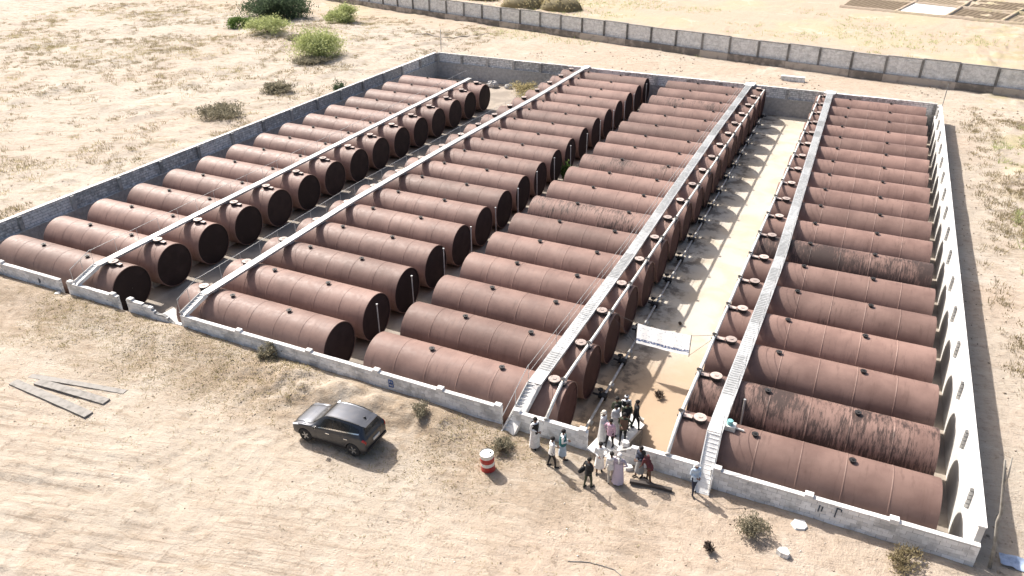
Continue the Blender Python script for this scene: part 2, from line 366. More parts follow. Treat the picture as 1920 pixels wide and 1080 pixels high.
# ================================================================== WALLS
WY0, WY1 = -0.59*S, -0.535*S                     # front wall thickness
CH = .2; BL = .40
blk = []
for k in range(6):                               # six slightly different blocks, shared by all courses
    mb = MB(); j = .006
    mb.box((-BL/2+j, -.1, j), (BL/2-j, .1, CH-j)); me = mb.mesh('block', M['block'])
    for vx in me.vertices: vx.co += Vector((random.uniform(-.006,.006), random.uniform(-.008,.008), random.uniform(-.004,.004)))
    blk.append(me)
TOPZ = .3*S                                      # 1.08
def front_wall(x0, x1, label, posts=(), cut=None, marks=(), coping=True, base=None, group=None):
    """Block wall along the front: every block its own part. cut(x) gives the height where the wall is broken."""
    x0 *= S; x1 *= S; yc = (WY0+WY1)/2; r = thing('block_wall', label, 'wall', ((x0+x1)/2, yc, 0))
    ox = (x0+x1)/2; top = TOPZ; nco = 5; cut = cut or (lambda x: 99)
    # mortar core, following the broken outline
    vs_ = []; n = max(2, int((x1-x0)/.2)); fs = []
    for i in range(n+1):
        x = x0+.015+(x1-x0-.03)*i/n; h = min(top-.075, cut(x)-.03)
        vs_ += [(x-ox, -.088, -.45), (x-ox, .088, -.45), (x-ox, .088, h), (x-ox, -.088, h)]
    for i in range(n):
        for k in range(4): a = i*4+k; b = i*4+(k+1) % 4; fs.append((a, a+4, b+4, b))
    fs += [(0,1,2,3), (n*4+3, n*4+2, n*4+1, n*4)]
    MB().add(vs_, fs).build('mortar_core', M['mortar'], r)
    for c in range(-1, nco):
        z = c*CH; off = (c % 2)*BL/2; x = x0 - off
        while x < x1-.06:
            a = max(x, x0); b = min(x+BL, x1); m = (a+b)/2
            if b-a > .08 and z+CH <= cut(m)+.06:
                o = put('block', random.choice(blk), r, (m-ox, random.uniform(-.006,.006), z), (0,0,random.uniform(-.008,.008)))
                o.scale = ((b-a)/BL, 1, 1)
            x += BL
    if coping:
        x = x0; k = 0
        while x < x1-.05:
            e = min(x+1.2+.2*random.random(), x1)
            if top <= cut((x+e)/2)+.06: MB().box((x-ox+.002, -.118, top-.078+random.uniform(-.006,.004)), (e-ox-.006, .118, top+random.uniform(-.008,.008))).build('coping', M['coping'], r)
            x = e
    for px in posts:
        MB().box((px*S-ox-.17, -.14, top-.1), (px*S-ox+.17, .14, top+.13)).build('post_stub', M['coping'], r)
    for kind, px, pz, mat in marks:
        mb = MB(); q = px*S-ox
        strokes = {'b': [((0,0),(0,.42)),((0,.42),(.22,.40)),((.22,.40),(.24,.22)),((.24,.22),(0,.2)),((.24,.22),(.26,.02)),((.26,.02),(0,0)),((.12,.1),(.12,.35))],
                   'p': [((0,0),(.03,.5)),((.03,.5),(.2,.47)),((.2,.47),(.2,.36))], 's': [((0,0),(.02,.35)),((.12,.05),(.14,.3))]}[kind]
        for (a, b), (c_, d) in strokes: mb.obox((q+a, -.118, pz+b), (q+c_, -.118, pz+d), .045, .03, up=(0,1,0))
        mb.build('painted_mark', M[mat], r)
    return r
front_wall(-14.55, -11.80, 'whitewashed block wall section running from the grey wall to the first stair gap', posts=(-13.35,-14.2), marks=(('s', -12.35, .45, 'darkpaint'),))
front_wall(-11.60, -10.38, 'short whitewashed block wall between the stair gap and the broken opening', posts=(-11.53,-10.5))
front_wall(-10.16, -8.97, 'broken whitewashed block wall sagging down to a ragged end', posts=(-10.08,), cut=lambda x: 1.15-max(0, (x/S+9.85))*1.05+.10*math.sin(x*5.))
front_wall(-8.95, -3.20, 'long whitewashed block wall with a blue painted mark', posts=(-7.75,-6.4,-5.2,-4.15,-3.26), marks=(('b', -4.98, .42, 'bluepaint'),))
front_wall(-3.03, -1.98, 'whitewashed block wall between a stair and the entrance slab', posts=(-2.98,-2.05), marks=(('s', -2.75, .5, 'darkpaint'),))
front_wall(-1.62, -0.575, 'whitewashed block wall with crumbled top beside the entrance slab', cut=lambda x: .72+.45*sstep(-1.45,-1.3,x/S)+.12*math.sin(x*7.)*(x/S < -1.3))
front_wall(-0.40, 2.47, 'whitewashed block wall with a dark painted stroke near the corner', posts=(-.33,.72,1.62), marks=(('p', 1.03, .45, 'darkpaint'),('s', .85, .5, 'darkpaint')))
# retaining wall under the front wall
r = thing('retaining_wall', 'buried concrete footing below the front block walls', 'wall', P(-6, -.56))
MB().box((HX0+21.6-.05, -.13, FLOOR_Z-.2), (HX1+21.6+.05, .13, -.14)).build('footing', M['concrete'], r)

def tall_wall(name, label, a, b, inward, npan, matlow, matup, matpost, plaster=False, ztop=1.86, t0=0.):
    """Yard wall: thick lower face, set-back upper blockwork in bays between pilasters, coping."""
    a = Vector((a[0]*S, a[1]*S, 0)); b = Vector((b[0]*S, b[1]*S, 0)); L = (b-a).length; d = (b-a)/L; n = Vector((inward[0], inward[1], 0))
    r = thing(name, label, 'wall', tuple(a)); zl = .62
    def bx(mb, s0, s1, n0, n1, z0, z1, m=0):
        c = [d*s0+n*n0, d*s1+n*n0, d*s1+n*n1, d*s0+n*n1]
        mb.add([tuple(q+Vector((0,0,z0))) for q in c]+[tuple(q+Vector((0,0,z1))) for q in c], [(0,3,2,1),(4,5,6,7),(0,1,5,4),(1,2,6,5),(2,3,7,6),(3,0,4,7)], m)
    mb = MB(); bx(mb, 0, L, -.12, .34, FLOOR_Z-.2, zl); mb.build('lower_wall', M[matlow], r)
    mb = MB(); bx(mb, 0, L, .0, .37, zl, zl+.07); mb.build('ledge', M['plaster' if plaster else 'greyblock'], r)
    step = L/npan
    for i in range(npan):
        s0 = i*step; s1 = s0+step
        if plaster:
            mb = MB(); bx(mb, s0, s1-.004, -.10, .13, zl+.07, ztop-.06); mb.build('panel', M[matup], r)
        else:
            mb = MB(); bx(mb, s0, s1, -.09, .10, zl+.07, ztop-.06, 0)
            nc = 5; ch = (ztop-.06-zl-.07)/nc
            for c in range(nc):
                x = s0-(c % 2)*.25
                while x < s1:
                    p, q = max(x, s0), min(x+.5, s1)
                    if q-p > .05: bx(mb, p+.012, q-.012, -.1, .125+random.uniform(-.006,.006), zl+.07+c*ch+.018, zl+.07+(c+1)*ch-.018, 1)
                    x += .5
            tag(mb.build('blockwork', [M['mortar'], M[matup]], r), kind='stuff')
        mb = MB(); bx(mb, s0+.003, s1-.003, -.14, .18, ztop-.06, ztop+random.uniform(-.012,.012)); mb.build('coping', M['coping' if plaster else 'greyblock'], r)
    for i in range(npan+1):
        s_ = min(max(i*step+t0*step, .15), L-.15); 
        if plaster:                                   # block-built pilasters with open joints
            pl = MB(); bx(pl, s_-.16, s_+.16, .12, .29, zl+.07, ztop-.07); po = pl.build('pilaster', M['mortar'], r)
            for c in range(5):
                z0 = zl+.08+c*.222; q = MB(); bx(q, s_-.185, s_+.185, .125, .31, z0, z0+.165); q.build('block', M['plaster'], po)
        else:
            pl = MB(); bx(pl, s_-.15, s_+.15, .09, .33, zl+.07, ztop-.07); pl.build('pilaster', M[matpost], r)
    return r
tall_wall('yard_wall', 'long grey block wall with dark pilasters and horizontal courses, in shade', (-14.60,-.50), (-14.60,17.52), (1,0), 15, 'stone', 'greyblock', 'greypost')
tall_wall('yard_wall', 'shaded grey wall closing the end of all four rows, weeds at its foot', (-14.52,17.58), (2.36,17.58), (0,-1), 16, 'stone', 'greyblock', 'greypost')
tall_wall('yard_wall', 'sunlit white plastered wall with short block pilasters and tank shadows', (2.445,-.50), (2.445,17.52), (-1,0), 16, 'plaster', 'plaster', 'plaster', True, 1.80, .6)

# far boundary wall
r = thing('boundary_wall', 'long stone-panel boundary wall with concrete posts on a rough plinth', 'wall', P(-6, 23.5))
def m_panel():
    t = NT('stone_panel'); v = t.coord('World'); vo = t.new('ShaderNodeTexVoronoi'); mp = t.new('ShaderNodeMapping'); mp.inputs['Scale'].default_value = (1.,1.,1.5); t.l.new(v, mp.inputs['Vector']); t.l.new(mp.outputs[0], vo.inputs['Vector']); vo.inputs['Scale'].default_value = 2.2
    f = t.noise(v, 2.2, 6, .75); st_ = t.noise(t.coord('World', (.5,.5,2.2)), 1.8, 6, .75); c = t.mix(t.ramp(f, .35, .65), (.58, .58, .57), (.84, .84, .83)); c = t.mix(t.math('MULTIPLY', t.ramp(st_, .5, .66), .5), c, (.36, .36, .36))
    t.bump(t.math('ADD', f, vo.outputs['Distance']), .6, .08); M['panel'] = t.out(c, .92, 0, .2)
m_panel(); plain('plinth', (.34, .30, .265), .95, 0, .25, 1.2); plain('fpost', (.22, .215, .205), .9, 0, .2, 1.5)
pts = [(-52,36.2),(-26.9,28.75),(-21.9,27.3),(-14.0,25.5),(-6.65,23.7),(0.1,22.35),(5.1,21.75),(14,20.8)]
base = [Vector((p[0]*S, p[1]*S, 0)) for p in pts]; O = P(-6, 23.5); O.z = 0
acc = [0]
for a, b in zip(base, base[1:]): acc.append(acc[-1]+(b-a).length)
def at(s):
    for i in range(len(base)-1):
        if s <= acc[i+1] or i == len(base)-2: return base[i].lerp(base[i+1], (s-acc[i])/(acc[i+1]-acc[i]))
step = 4.1; k = 0; s = 0
while s+step < acc[-1]:
    a = at(s)-O; b = at(s+step)-O; d = (b-a).normalized(); q = Vector((-d.y, d.x, 0)); zt = 3.05+.06*math.sin(k*1.7)
    mb = MB(); mb.obox(a+Vector((0,0,(.9+zt)/2)), b+Vector((0,0,(.9+zt)/2)), .3, zt-.9); mb.build('panel', M['panel'], r)
    mb = MB(); mb.obox(a+Vector((0,0,zt+.04)), b+Vector((0,0,zt+.04)), .36, .08); mb.build('coping', M['fpost'], r)
    mb = MB(); mb.obox(a+q*-.12+Vector((0,0,.38)), b+q*-.12+Vector((0,0,.38)), 1.0, 1.05); mb.build('plinth', M['plinth'], r)
    mb = MB(); e = a-q*.06; mb.box((e.x-.14, e.y-.24, 0), (e.x+.14, e.y+.24, zt+.02)); mb.build('post', M['fpost'], r)
    s += step; k += 1

# ================================================================== TANKS
R = .415*S; LT = 3.03*S
def tank_shell():
    n = 44; xs = [-LT/2]; rs = [R]
    for k in range(1, 6):
        x = -LT/2 + LT*k/6
        xs += [x-.035, x-.015, x+.015, x+.035]; rs += [R, R+.011, R+.011, R]
    xs += [LT/2]; rs += [R]
    xs = [-LT/2-.012, -LT/2-.012] + xs + [LT/2+.012, LT/2+.012]; rs = [R-.05, R-.004] + rs + [R-.004, R-.05]
    vs_ = []; fs = []
    for x, r_ in zip(xs, rs):
        for k in range(n): a = 2*math.pi*k/n; vs_.append((x, r_*math.cos(a), r_*math.sin(a)))
    for i in range(len(xs)-1):
        for k in range(n): a = i*n+k; b = i*n+(k+1) % n; fs.append((a, b, b+n, a+n))
    me = MB().add(vs_, fs).mesh('shell', M['tank'], True); me.set_sharp_from_angle(angle=math.radians(14)); return me
def cap_mesh(side, mat):
    n = 36; vs_ = []; fs = []
    for rr, dx in ((R-.03, -.005), (R*.93, .0), (R*.6, .03), (.01, .045)):
        for k in range(n): a = 2*math.pi*k/n; vs_.append((side*(LT/2-.035+dx), rr*math.cos(a), rr*math.sin(a)))
    for i in range(3):
        for k in range(n): a = i*n+k; b = i*n+(k+1) % n; fs.append((a, b, b+n, a+n))
    mb = MB().add(vs_, fs)
    xw = side*(LT/2-.012)                                   # weld beads where the end plates meet, and a stiffening ring
    for zz in (-.62, .55): hw = math.sqrt((R-.06)**2-zz*zz); mb.obox((xw-side*.012, -hw, zz), (xw-side*.012, hw, zz), .03, .022)
    mb.obox((xw-side*.012, .2, -.6), (xw-side*.012, .2, .53), .03, .022)
    return mb.mesh('end_cap', mat, False)
ME_SHELL = tank_shell()
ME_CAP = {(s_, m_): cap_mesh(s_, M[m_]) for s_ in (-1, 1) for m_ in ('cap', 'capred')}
def lathe_z(prof, n=16, m=0, mb=None):
    mb = mb or MB(); vs_ = []; fs = []
    for r_, z in prof:
        for k in range(n): a = 2*math.pi*k/n; vs_.append((r_*math.cos(a), r_*math.sin(a), z))
    for i in range(len(prof)-1):
        for k in range(n): a = i*n+k; b = i*n+(k+1) % n; fs.append((a, b, b+n, a+n))
    fs.append(tuple(range(n))); fs.append(tuple((len(prof)-1)*n+k for k in reversed(range(n))))
    return mb.add(vs_, fs, m)
ME_NECK = lathe_z([(.25,-.25),(.25,.17),(.31,.17),(.31,.21)]).mesh('manhole', M['iron'])
ME_LID = lathe_z([(.30,.212),(.30,.235),(.10,.245),(.10,.27)]).mesh('lid', M['lidpaint'])
ME_BOX = MB().box((-.34,-.16,-.1),(.34,.16,.13)).mesh('pipe_box', M['iron'])
ME_BOXTOP = MB().box((-.36,-.14,.132),(.36,.18,.165)).mesh('box_lid', M['lidpaint'])
ME_NOZ = lathe_z([(.10,-.15),(.10,.09),(.155,.09),(.155,.125),(.05,.125),(.05,.16)], 12).mesh('nozzle', M['iron'])
ME_SADDLE = MB().box((-.22,-1.05,-.55),(.22,1.05,.38)).mesh('saddle', M['concrete'])
ROWS = [ # left end x, right end x (pitch), tanks, manhole offset from left end, second fitting, nozzles, name
  dict(x0=-13.80, x1=-10.76, n=15, man=2.74, box=2.87, noz=(.93,2.06), word='row along the shaded grey wall with slats of courses', cap='cap'),
  dict(x0=-9.23,  x1=-6.26,  n=18, man=.30, box=None, noz=(.92,2.05), word='row between gravel lane and standpipes', cap='cap'),
  dict(x0=-5.55,  x1=-2.48,  n=18, man=2.87, box=2.98, noz=(.96,2.08), word='row with valves on the sandy lane', cap='capred'),
  dict(x0=-0.96,  x1=2.07,   n=18, man=.27, box=.12, noz=(.96,2.08), word='row alongside the sunlit white wall', cap='cap'),
]
ROWS[0]['word'] = 'row of fifteen by the shaded grey wall'
ORD = ['first','second','third','fourth','fifth','sixth','seventh','eighth','ninth','tenth','eleventh','twelfth','thirteenth','fourteenth','fifteenth','sixteenth','seventeenth','eighteenth']
STAIN = {(3,1):.85,(3,6):.95,(3,5):.35,(3,4):.45,(3,3):.3,(3,7):.5,(3,8):.3,(3,10):.35,(3,2):.12,(2,6):.74,(2,7):.4,(2,8):.5,(2,9):.74,(2,15):.74,(2,12):.3,(1,4):.2,(0,5):.15}
for ri, rw in enumerate(ROWS):
    L = (rw['x1']-rw['x0'])*S; sx = L/LT
    for i in range(rw['n']):
        st = STAIN.get((ri, i), random.uniform(.05,.3) if ri > 1 else random.uniform(0,.16))
        word = 'black-stained ' if st > .55 else ''
        pos = 'last' if i == rw['n']-1 else ORD[i]
        lab = f"{word}{pos} tank from the front wall in the {rw['word']}" if pos != 'last' else f"tank farthest from the front wall in the {rw['word']}"
        xc = (rw['x0']+rw['x1'])/2*S; tk = thing('storage_tank', lab, 'tank', (xc + random.uniform(-.05,.05), i*S + random.uniform(-.03,.03), FLOOR_Z+.02), 0, 'rust-red steel storage tanks in four rows')
        zc = (-.415+.5)*S - (FLOOR_Z+.02)
        sh = put('shell', ME_SHELL, tk, (0,0,zc), (random.uniform(-.0,.0),0,0)); sh.scale = (sx,1,1); sh['stain'] = st
        for s_ in (-1, 1):
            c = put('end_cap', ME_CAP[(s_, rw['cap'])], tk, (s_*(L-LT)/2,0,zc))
            put('saddle', ME_SADDLE, tk, (s_*L*.36,0,.52))
        zt = zc+R
        man = put('manhole', ME_NECK, tk, (rw['man']*S-L/2, 0, zt)); put('lid', ME_LID, man)
        if rw['box'] is not None:
            bo = put('pipe_box', ME_BOX, tk, (rw['box']*S-L/2, -.02, zt)); bo.scale = (.55,.8,.9); put('box_lid', ME_BOXTOP, bo)
        for q in rw['noz']: put('nozzle', ME_NOZ, tk, (q*S-L/2 + random.uniform(-.04,.04), 0, zt))

# ================================================================== WALKWAYS
CROWN = .5*S
def walkway(label, ys, xs_, y1, w, rail_side, stair, zfoot=.04, xfoot=0., ystart=-.22, meshdeck=True, plain_to=0.):
    cxf = lambda y: float(np.interp(y, ys, xs_))
    x0 = cxf(0)*S; r = thing('walkway', label, 'walkway', (x0, 0, 0), 0, 'raised steel walkways over the tank rows')
    zd = CROWN+.24; y = ystart; k = 0
    while y < y1-.05:
        e = min(y+(.5 if y > -.1 else .32), y1); a = Vector((cxf(y)*S-x0, y*S+.006, zd)); b = Vector((cxf(e)*S-x0, e*S-.006, zd))
        mb = MB(); mb.obox(a, b, w, .03)
        if meshdeck and y >= plain_to:                                   # raised treads of the grating
            n = 9
            for q in range(n):
                p = a.lerp(b, (q+.5)/n); mb.box((p.x-w/2+.03, p.y-.022, p.z+.012), (p.x+w/2-.03, p.y+.022, p.z+.027), 1)
        mb.build('deck_panel', [M['galv'], M['galvdark' if meshdeck else 'galv']] if y >= plain_to else [M['coping'], M['coping']], r)
        for s_ in (-1, 1):
            mb = MB(); mb.obox(a+Vector((s_*(w/2+.022),0,-.05)), b+Vector((s_*(w/2+.022),0,-.05)), .04, .14); mb.build('stringer', M['galv'], r)
        y = e; k += 1
    i = 0
    while i < y1:                                      # feet standing on each tank
        p = Vector((cxf(i)*S-x0, i*S, 0))
        for s_ in (-1, 1):
            MB().box((p.x+s_*(w/2-.05)-.03, p.y-.2, CROWN-.05), (p.x+s_*(w/2-.05)+.03, p.y+.2, zd-.016)).build('foot', M['galvdark'], r)
        i += 1
    rs = rail_side*(w/2+.02); y = ystart; px = []
    while y <= y1+.01:
        px.append(Vector((cxf(y)*S-x0+rs, y*S, zd))); y += .5
    for p in px: MB().tube([p, p+Vector((0,0,.95))], .012, 6).build('rail_post', M['galv'], r)
    for h in ((.95,) if not meshdeck else (.5, .95)): MB().tube([p+Vector((0,0,h)) for p in px], .013 if h > .6 else .009, 6).build('rail', M['galv'], r)
    # stair down through the front wall
    ya, yb = ystart*S, stair*S; za, zb = zd, zfoot; n = 14 if zfoot < .5 else 7; xb = xfoot*S
    xa = cxf(ystart)*S-x0; ww = w*1.0
    for s_ in (-1, 1):
        MB().obox((xa+s_*(ww/2+.02), ya, za-.06), (xa+xb+s_*(ww/2+.02), yb, zb+.02), .045, .2).build('stair_stringer', M['coping'], r)
    for q in range(n):
        t_ = (q+.5)/n; yy = ya+(yb-ya)*t_; zz = za+(zb-za)*t_ - .02; xq = xa+xb*t_; dpt = abs(yb-ya)/n*.56
        MB().box((xq-ww/2+.01, yy-dpt*.35, zz-.03), (xq+ww/2-.01, yy+dpt*.35, zz+.045)).build('cleat', M['coping'], r)
    MB().obox((xa, ya, za-.03), (xa+xb, yb, zb+.0), ww, .06).build('stair_plate', M['coping'], r)
    a = Vector((xa+rs, ya, za)); b = Vector((xa+xb+rs, yb, zb))
    for t_ in (0.5, 1.): p = a.lerp(b, t_); MB().tube([p, p+Vector((0,0,.95))], .017, 6).build('rail_post', M['galv'], r)
    MB().tube([a+Vector((0,0,1.)), b+Vector((0,0,.95))], .019, 6).build('rail', M['galv'], r)
    # landing on the back wall
    if y1 > 16: MB().box((cxf(y1)*S-x0-w*.9, y1*S, CROWN+.09), (cxf(y1)*S-x0+w*.9, 17.62*S, CROWN+.25)).build('landing', M['coping'], r)
    return r
walkway('narrow walkway over the fifteen-tank row beside the shaded grey wall', [0,3,8,14.3], [-11.19,-11.28,-11.37,-11.47], 14.35, .44, -1, -.56, 1.12, -.18, meshdeck=False)
walkway('narrow walkway over the row between gravel lane and standpipes', [0,1,4,8.4,13,17], [-8.74,-8.77,-8.86,-8.78,-8.60,-8.56], 17.22, .44, -1, -.56, 1.12, -.16, meshdeck=False)
walkway('wide grated walkway over the row with the black valves', [0,4,8,12,17], [-2.88,-2.87,-2.94,-3.0,-3.02], 17.22, .60, -1, -.70, .04, -.16, plain_to=.1)
walkway('wide grated walkway over the row by the white wall', [0,5,17], [-.47,-.41,-.60], 17.22, .58, 1, -.74, .04, .02, plain_to=.25)

# ================================================================== PIPES
def header_pipe(x, xe, label, side):
    r = thing('header_pipe', label, 'pipe', (x*S, 0, 0), 0, 'pale header pipes over the tank ends beside the sandy lane')
    z = CROWN+.12; y = -.05; pts = [(0, -.56*S, TOPZ+.06), (0, -.30*S, TOPZ+.50)]
    while y < 17.3:
        f = (y+.55)/18; pts.append(((x+(xe-x)*f)*S-x*S, y*S, z + .02*math.sin(y*3.1))); y += .5
    MB().tube(pts, .085, 10).build('pipe', M['whitepipe'], r, smooth=True)
    a = Vector(pts[0]); MB().tube([a+Vector((0,-.06,-.03)), a+Vector((0,.02,.02))], .125, 10).build('flange', M['whitepipe'], r, smooth=True)
    for i in range(18):
        f = (i+.55)/18; px = (xe-x)*f*S
        mb = MB(); mb.tube([(px, i*S, z-.04), (px, i*S, CROWN-.1)], .05, 8); mb.build('branch', M['whitepipe'], r); MB().tube([(px, i*S+.22, z), (px, i*S+.28, z)], .14, 12).build('flange', M['whitepipe'], r)
        mb = MB(); mb.tube([(px+side*.02, i*S, z+.05), (px+side*.02, i*S, z+.24)], .03, 6); mb.tube([(px+side*.02, i*S, z+.2), (px+side*.02, i*S, z+.23)], .12, 10); mb.tube([(px-.13, i*S-.12, z-.02), (px+.13, i*S-.12, z-.02)], .06, 8)
        mb.build('valve', M['iron'], r)
header_pipe(-2.56, -2.50, 'pale header pipe over the ends with the black valves', 1)
header_pipe(-0.94, -0.87, 'pale header pipe over the lane ends of the white-wall row', -1)
# collector on the lane floor with a valve for each tank
r = thing('collector_pipe', 'galvanised pipe on the sandy lane floor with black valves at every tank', 'pipe', P(-2.25, 0, -.86))
zf = .22
MB().tube([(-(y+.1)*.012*S, y*S, zf+.015*math.sin(y*2.3)) for y in np.arange(-.3, 17.0, .5)], .075, 10).build('pipe', M['whitepipe'], r, smooth=True)
for i in range(18):
    px = -(i+.1)*.012*S; y = i*S+.28*S*.2
    mb = MB(); mb.tube([(-.19*S, i*S, .28), (-.09*S, i*S, .26), (px-.05, i*S+.03, zf)], .06, 8); mb.build('branch', M['iron'], r)
    mb = MB(); mb.tube([(px-.3, i*S+.02, zf+.02), (px-.02, i*S+.03, zf)], [.17,.12], 10); mb.tube([(px-.2, i*S, zf), (px-.2, i*S, zf+.42)], .035, 6); mb.tube([(px-.2, i*S, zf+.40), (px-.2, i*S, zf+.44)], .16, 12)
    mb.box((px-.15, i*S-.18, zf-.12), (px+.15, i*S+.2, zf+.13)); mb.build('valve', M['iron'], r)
    MB().box((px-.12, i*S+1.2, -.05), (px+.12, i*S+1.5, zf-.06)).build('support', M['concrete'], r)
# standpipes in the gap between the second and third rows
yy = [.76,1.80,2.93,4.02,5.1,6.17,7.30,8.35,9.45,10.55,11.75,12.85,13.86,14.88,16.19]
for k, y in enumerate(yy):
    h = CROWN-FLOOR_Z+.08+random.uniform(-.1,.1); tlt = random.uniform(-.09,.03)
    t_ = thing('standpipe', f'{ORD[k]} thin standpipe from the front wall, in the gap between dark tank ends', 'pipe', ((-6.04+random.uniform(-.02,.02))*S, y*S, FLOOR_Z), 0, 'standpipes between two tank rows')
    MB().tube([(0,0,-.1), (tlt,0,h)], .034, 8).build('pipe', M['whitepipe'], t_)
    MB().tube([(tlt,0,h-.02), (tlt,0,h+.05)], .06, 8).build('cap', M['galv'], t_)
t_ = thing('standpipe', 'single pale pole between the two front tanks of the white-wall row', 'pipe', (-.24*S, .53*S, FLOOR_Z))
MB().tube([(0,0,-.1),(0,0,3.5)], .045, 8).build('pipe', M['whitepipe'], t_); MB().tube([(0,0,3.49),(0,0,3.54)], .06, 8).build('cap', M['galv'], t_)

# ================================================================== BANNER
def m_banner():
    t = NT('banner_print'); v = t.coord('Object'); X, Y, Z = t.sep(v)
    n = t.noise(t.coord('Object', (3.,1.,7.)), 2.2, 5, .7); n2 = t.noise(t.coord('Object', (2.2,1.,3.)), 2.5, 5, .75)
    band = t.math('MULTIPLY', t.ramp(Z, .14, .16), t.ramp(Z, .34, .30)); c = t.mix(t.math('MULTIPLY', band, t.ramp(n, .40, .52)), (.92,.93,.94), (.05,.09,.22))
    mid = t.math('MULTIPLY', t.ramp(Z, .34, .40), t.ramp(X, -1.4, -1.3)); c = t.mix(t.math('MULTIPLY', mid, t.ramp(n2, .53, .62, 0, .6)), c, (.25,.33,.42)); t.out(c, .7)
    tr = t.new('ShaderNodeBsdfTranslucent'); t.l.new(c, tr.inputs['Color']); mx = t.new('ShaderNodeMixShader'); mx.inputs[0].default_value = .82
    o = t.n['Material Output']; t.l.new(t.b.outputs[0], mx.inputs[1]); t.l.new(tr.outputs[0], mx.inputs[2]); t.l.new(mx.outputs[0], o.inputs['Surface']); M['banner'] = t.mat
m_banner()
bx0, bx1, by = -2.10*S, -1.27*S, 2.0*S; bw = bx1-bx0; bt = CROWN-.12; bh = 1.28; bb = bt-bh
r = thing('banner', 'white printed banner with a blue band strung across the sandy lane', 'banner', ((bx0+bx1)/2, by, bb))
vs_ = []; fs = []; n = 24; m_ = 8
for th in (0,):
    for j in range(m_+1):
        for i in range(n+1):
            u = i/n; w_ = j/m_; vs_.append(((u-.5)*bw, .03*math.sin(u*7+w_*2)+.012*math.sin(u*21)+th, w_*bh - .02*math.sin(u*math.pi)))
q = (n+1)*(m_+1)
for j in range(m_):
    for i in range(n):
        a = j*(n+1)+i; fs += [(a, a+1, a+n+2, a+n+1)]
MB().add(vs_, fs).build('cloth', M['banner'], r, smooth=True)
for s_ in (-1, 1): MB().tube([(s_*(bw/2+.02),0,-.06),(s_*(bw/2+.02),0,bh+.06)], .022, 6).build('batten', M['wood'], r)
lx, rx = -2.54*S-(bx0+bx1)/2, -.93*S-(bx0+bx1)/2
for z_, zz in ((bh, CROWN+.22-bb), (0.0, CROWN+.05-bb)):
    MB().tube([(-bw/2-.02,0,z_), (lx,.05,zz)], .011, 5).build('rope', M['rope'], r); MB().tube([(bw/2+.02,0,z_), (rx,.05,zz)], .011, 5).build('rope', M['rope'], r)

# ================================================================== ENTRANCE
r = thing('entrance_slab', 'white concrete landing at the yard entrance where people stand', 'landing', P(-1.75, 0))
c4 = [(-2.0,-.60),(-1.63,-.60),(-1.44,.24),(-1.80,.46)]
top = [((x+1.75)*S, y*S, .035) for x, y in c4]; bot = [((x+1.75)*S, y*S, -.16) for x, y in c4]
MB().add(top+bot, [(0,1,2,3),(7,6,5,4),(0,4,5,1),(1,5,6,2),(2,6,7,3),(3,7,4,0)]).build('slab', M['plaster'], r)
inn = lambda x, y, k: (((x+1.72)*k+1.72*0-1.72+1.75)*S, (y*k)*S)
tb = [(*inn(x, y, .955), -.165) for x, y in [(c4[0][0], -.52),(c4[1][0], -.52),c4[2],c4[3]]]; bb_ = [(a, b, FLOOR_Z-.1) for a, b, c in tb]
MB().add(tb+bb_, [(0,1,2,3),(7,6,5,4),(0,4,5,1),(1,5,6,2),(2,6,7,3),(3,7,4,0)]).build('support_wall', M['mortar'], r)
# steps going down to the lane
for k in range(5):
    z = -.10-.22*k; y0 = (.36+.07*k)*S
    MB().box(((-1.80+1.75)*S, y0, FLOOR_Z), ((-1.56+1.75)*S, y0+.30, z)).build('step', M['concrete'], r)

# ================================================================== CAR
def catmull(p0, p1, p2, p3, t):
    return .5*((2*p1)+(-p0+p2)*t+(2*p0-5*p1+4*p2-p3)*t*t+(-p0+3*p1-3*p2+p3)*t*t*t)
ST = [ # x, half width, bottom, belt, roof, roof half width
 (2.36,.60,.34,.62,.64,.40),(2.30,.80,.26,.72,.75,.50),(2.10,.90,.23,.82,.87,.66),(1.60,.935,.22,.92,.99,.72),(1.05,.94,.22,.99,1.07,.74),
 (.35,.94,.22,1.03,1.545,.63),(-.25,.94,.22,1.05,1.665,.645),(-1.05,.94,.22,1.08,1.655,.63),(-1.75,.935,.23,1.12,1.58,.59),(-1.95,.93,.25,1.13,1.52,.57),
 (-2.20,.90,.28,1.06,1.13,.62),(-2.30,.87,.32,.95,1.0,.60),(-2.36,.82,.38,.66,.70,.50)]
def fx(x): return -1.34+(x+1.34)*.72 if x < -1.34 else 1.38+(x-1.38)*.86 if x > 1.38 else x
ST = [(fx(q[0]),)+q[1:] for q in ST]
def section(st):
    x, w, zb, zbelt, zr, wr = st
    return np.array([(x,0,zb),(x,w*.80,zb),(x,w*.965,zb+.10),(x,w,zb+(zbelt-zb)*.5),(x,w*.985,zb+(zbelt-zb)*.80),(x,w*.945,zbelt),(x,wr,zr-.055),(x,wr*.82,zr-.012),(x,0,zr)])
SEC = np.array([section(s_) for s_ in ST])
def surf(s_, t_):
    def row(i): return SEC[min(max(i,0), len(SEC)-1)]
    def ct(arr, t_):
        k = min(int(t_), 7); f = t_-k; g = lambda j: arr[min(max(j,0),8)]
        p0 = g(k-1) if k > 0 else g(0)*np.array([1,1,1])
        return catmull(p0, g(k), g(k+1), g(k+2) if k < 7 else g(8)*np.array([1,0,1]), f)
    i = min(int(s_), len(SEC)-2); f = s_-i
    return catmull(ct(row(i-1), t_), ct(row(i), t_), ct(row(i+1), t_), ct(row(i+2), t_), f)
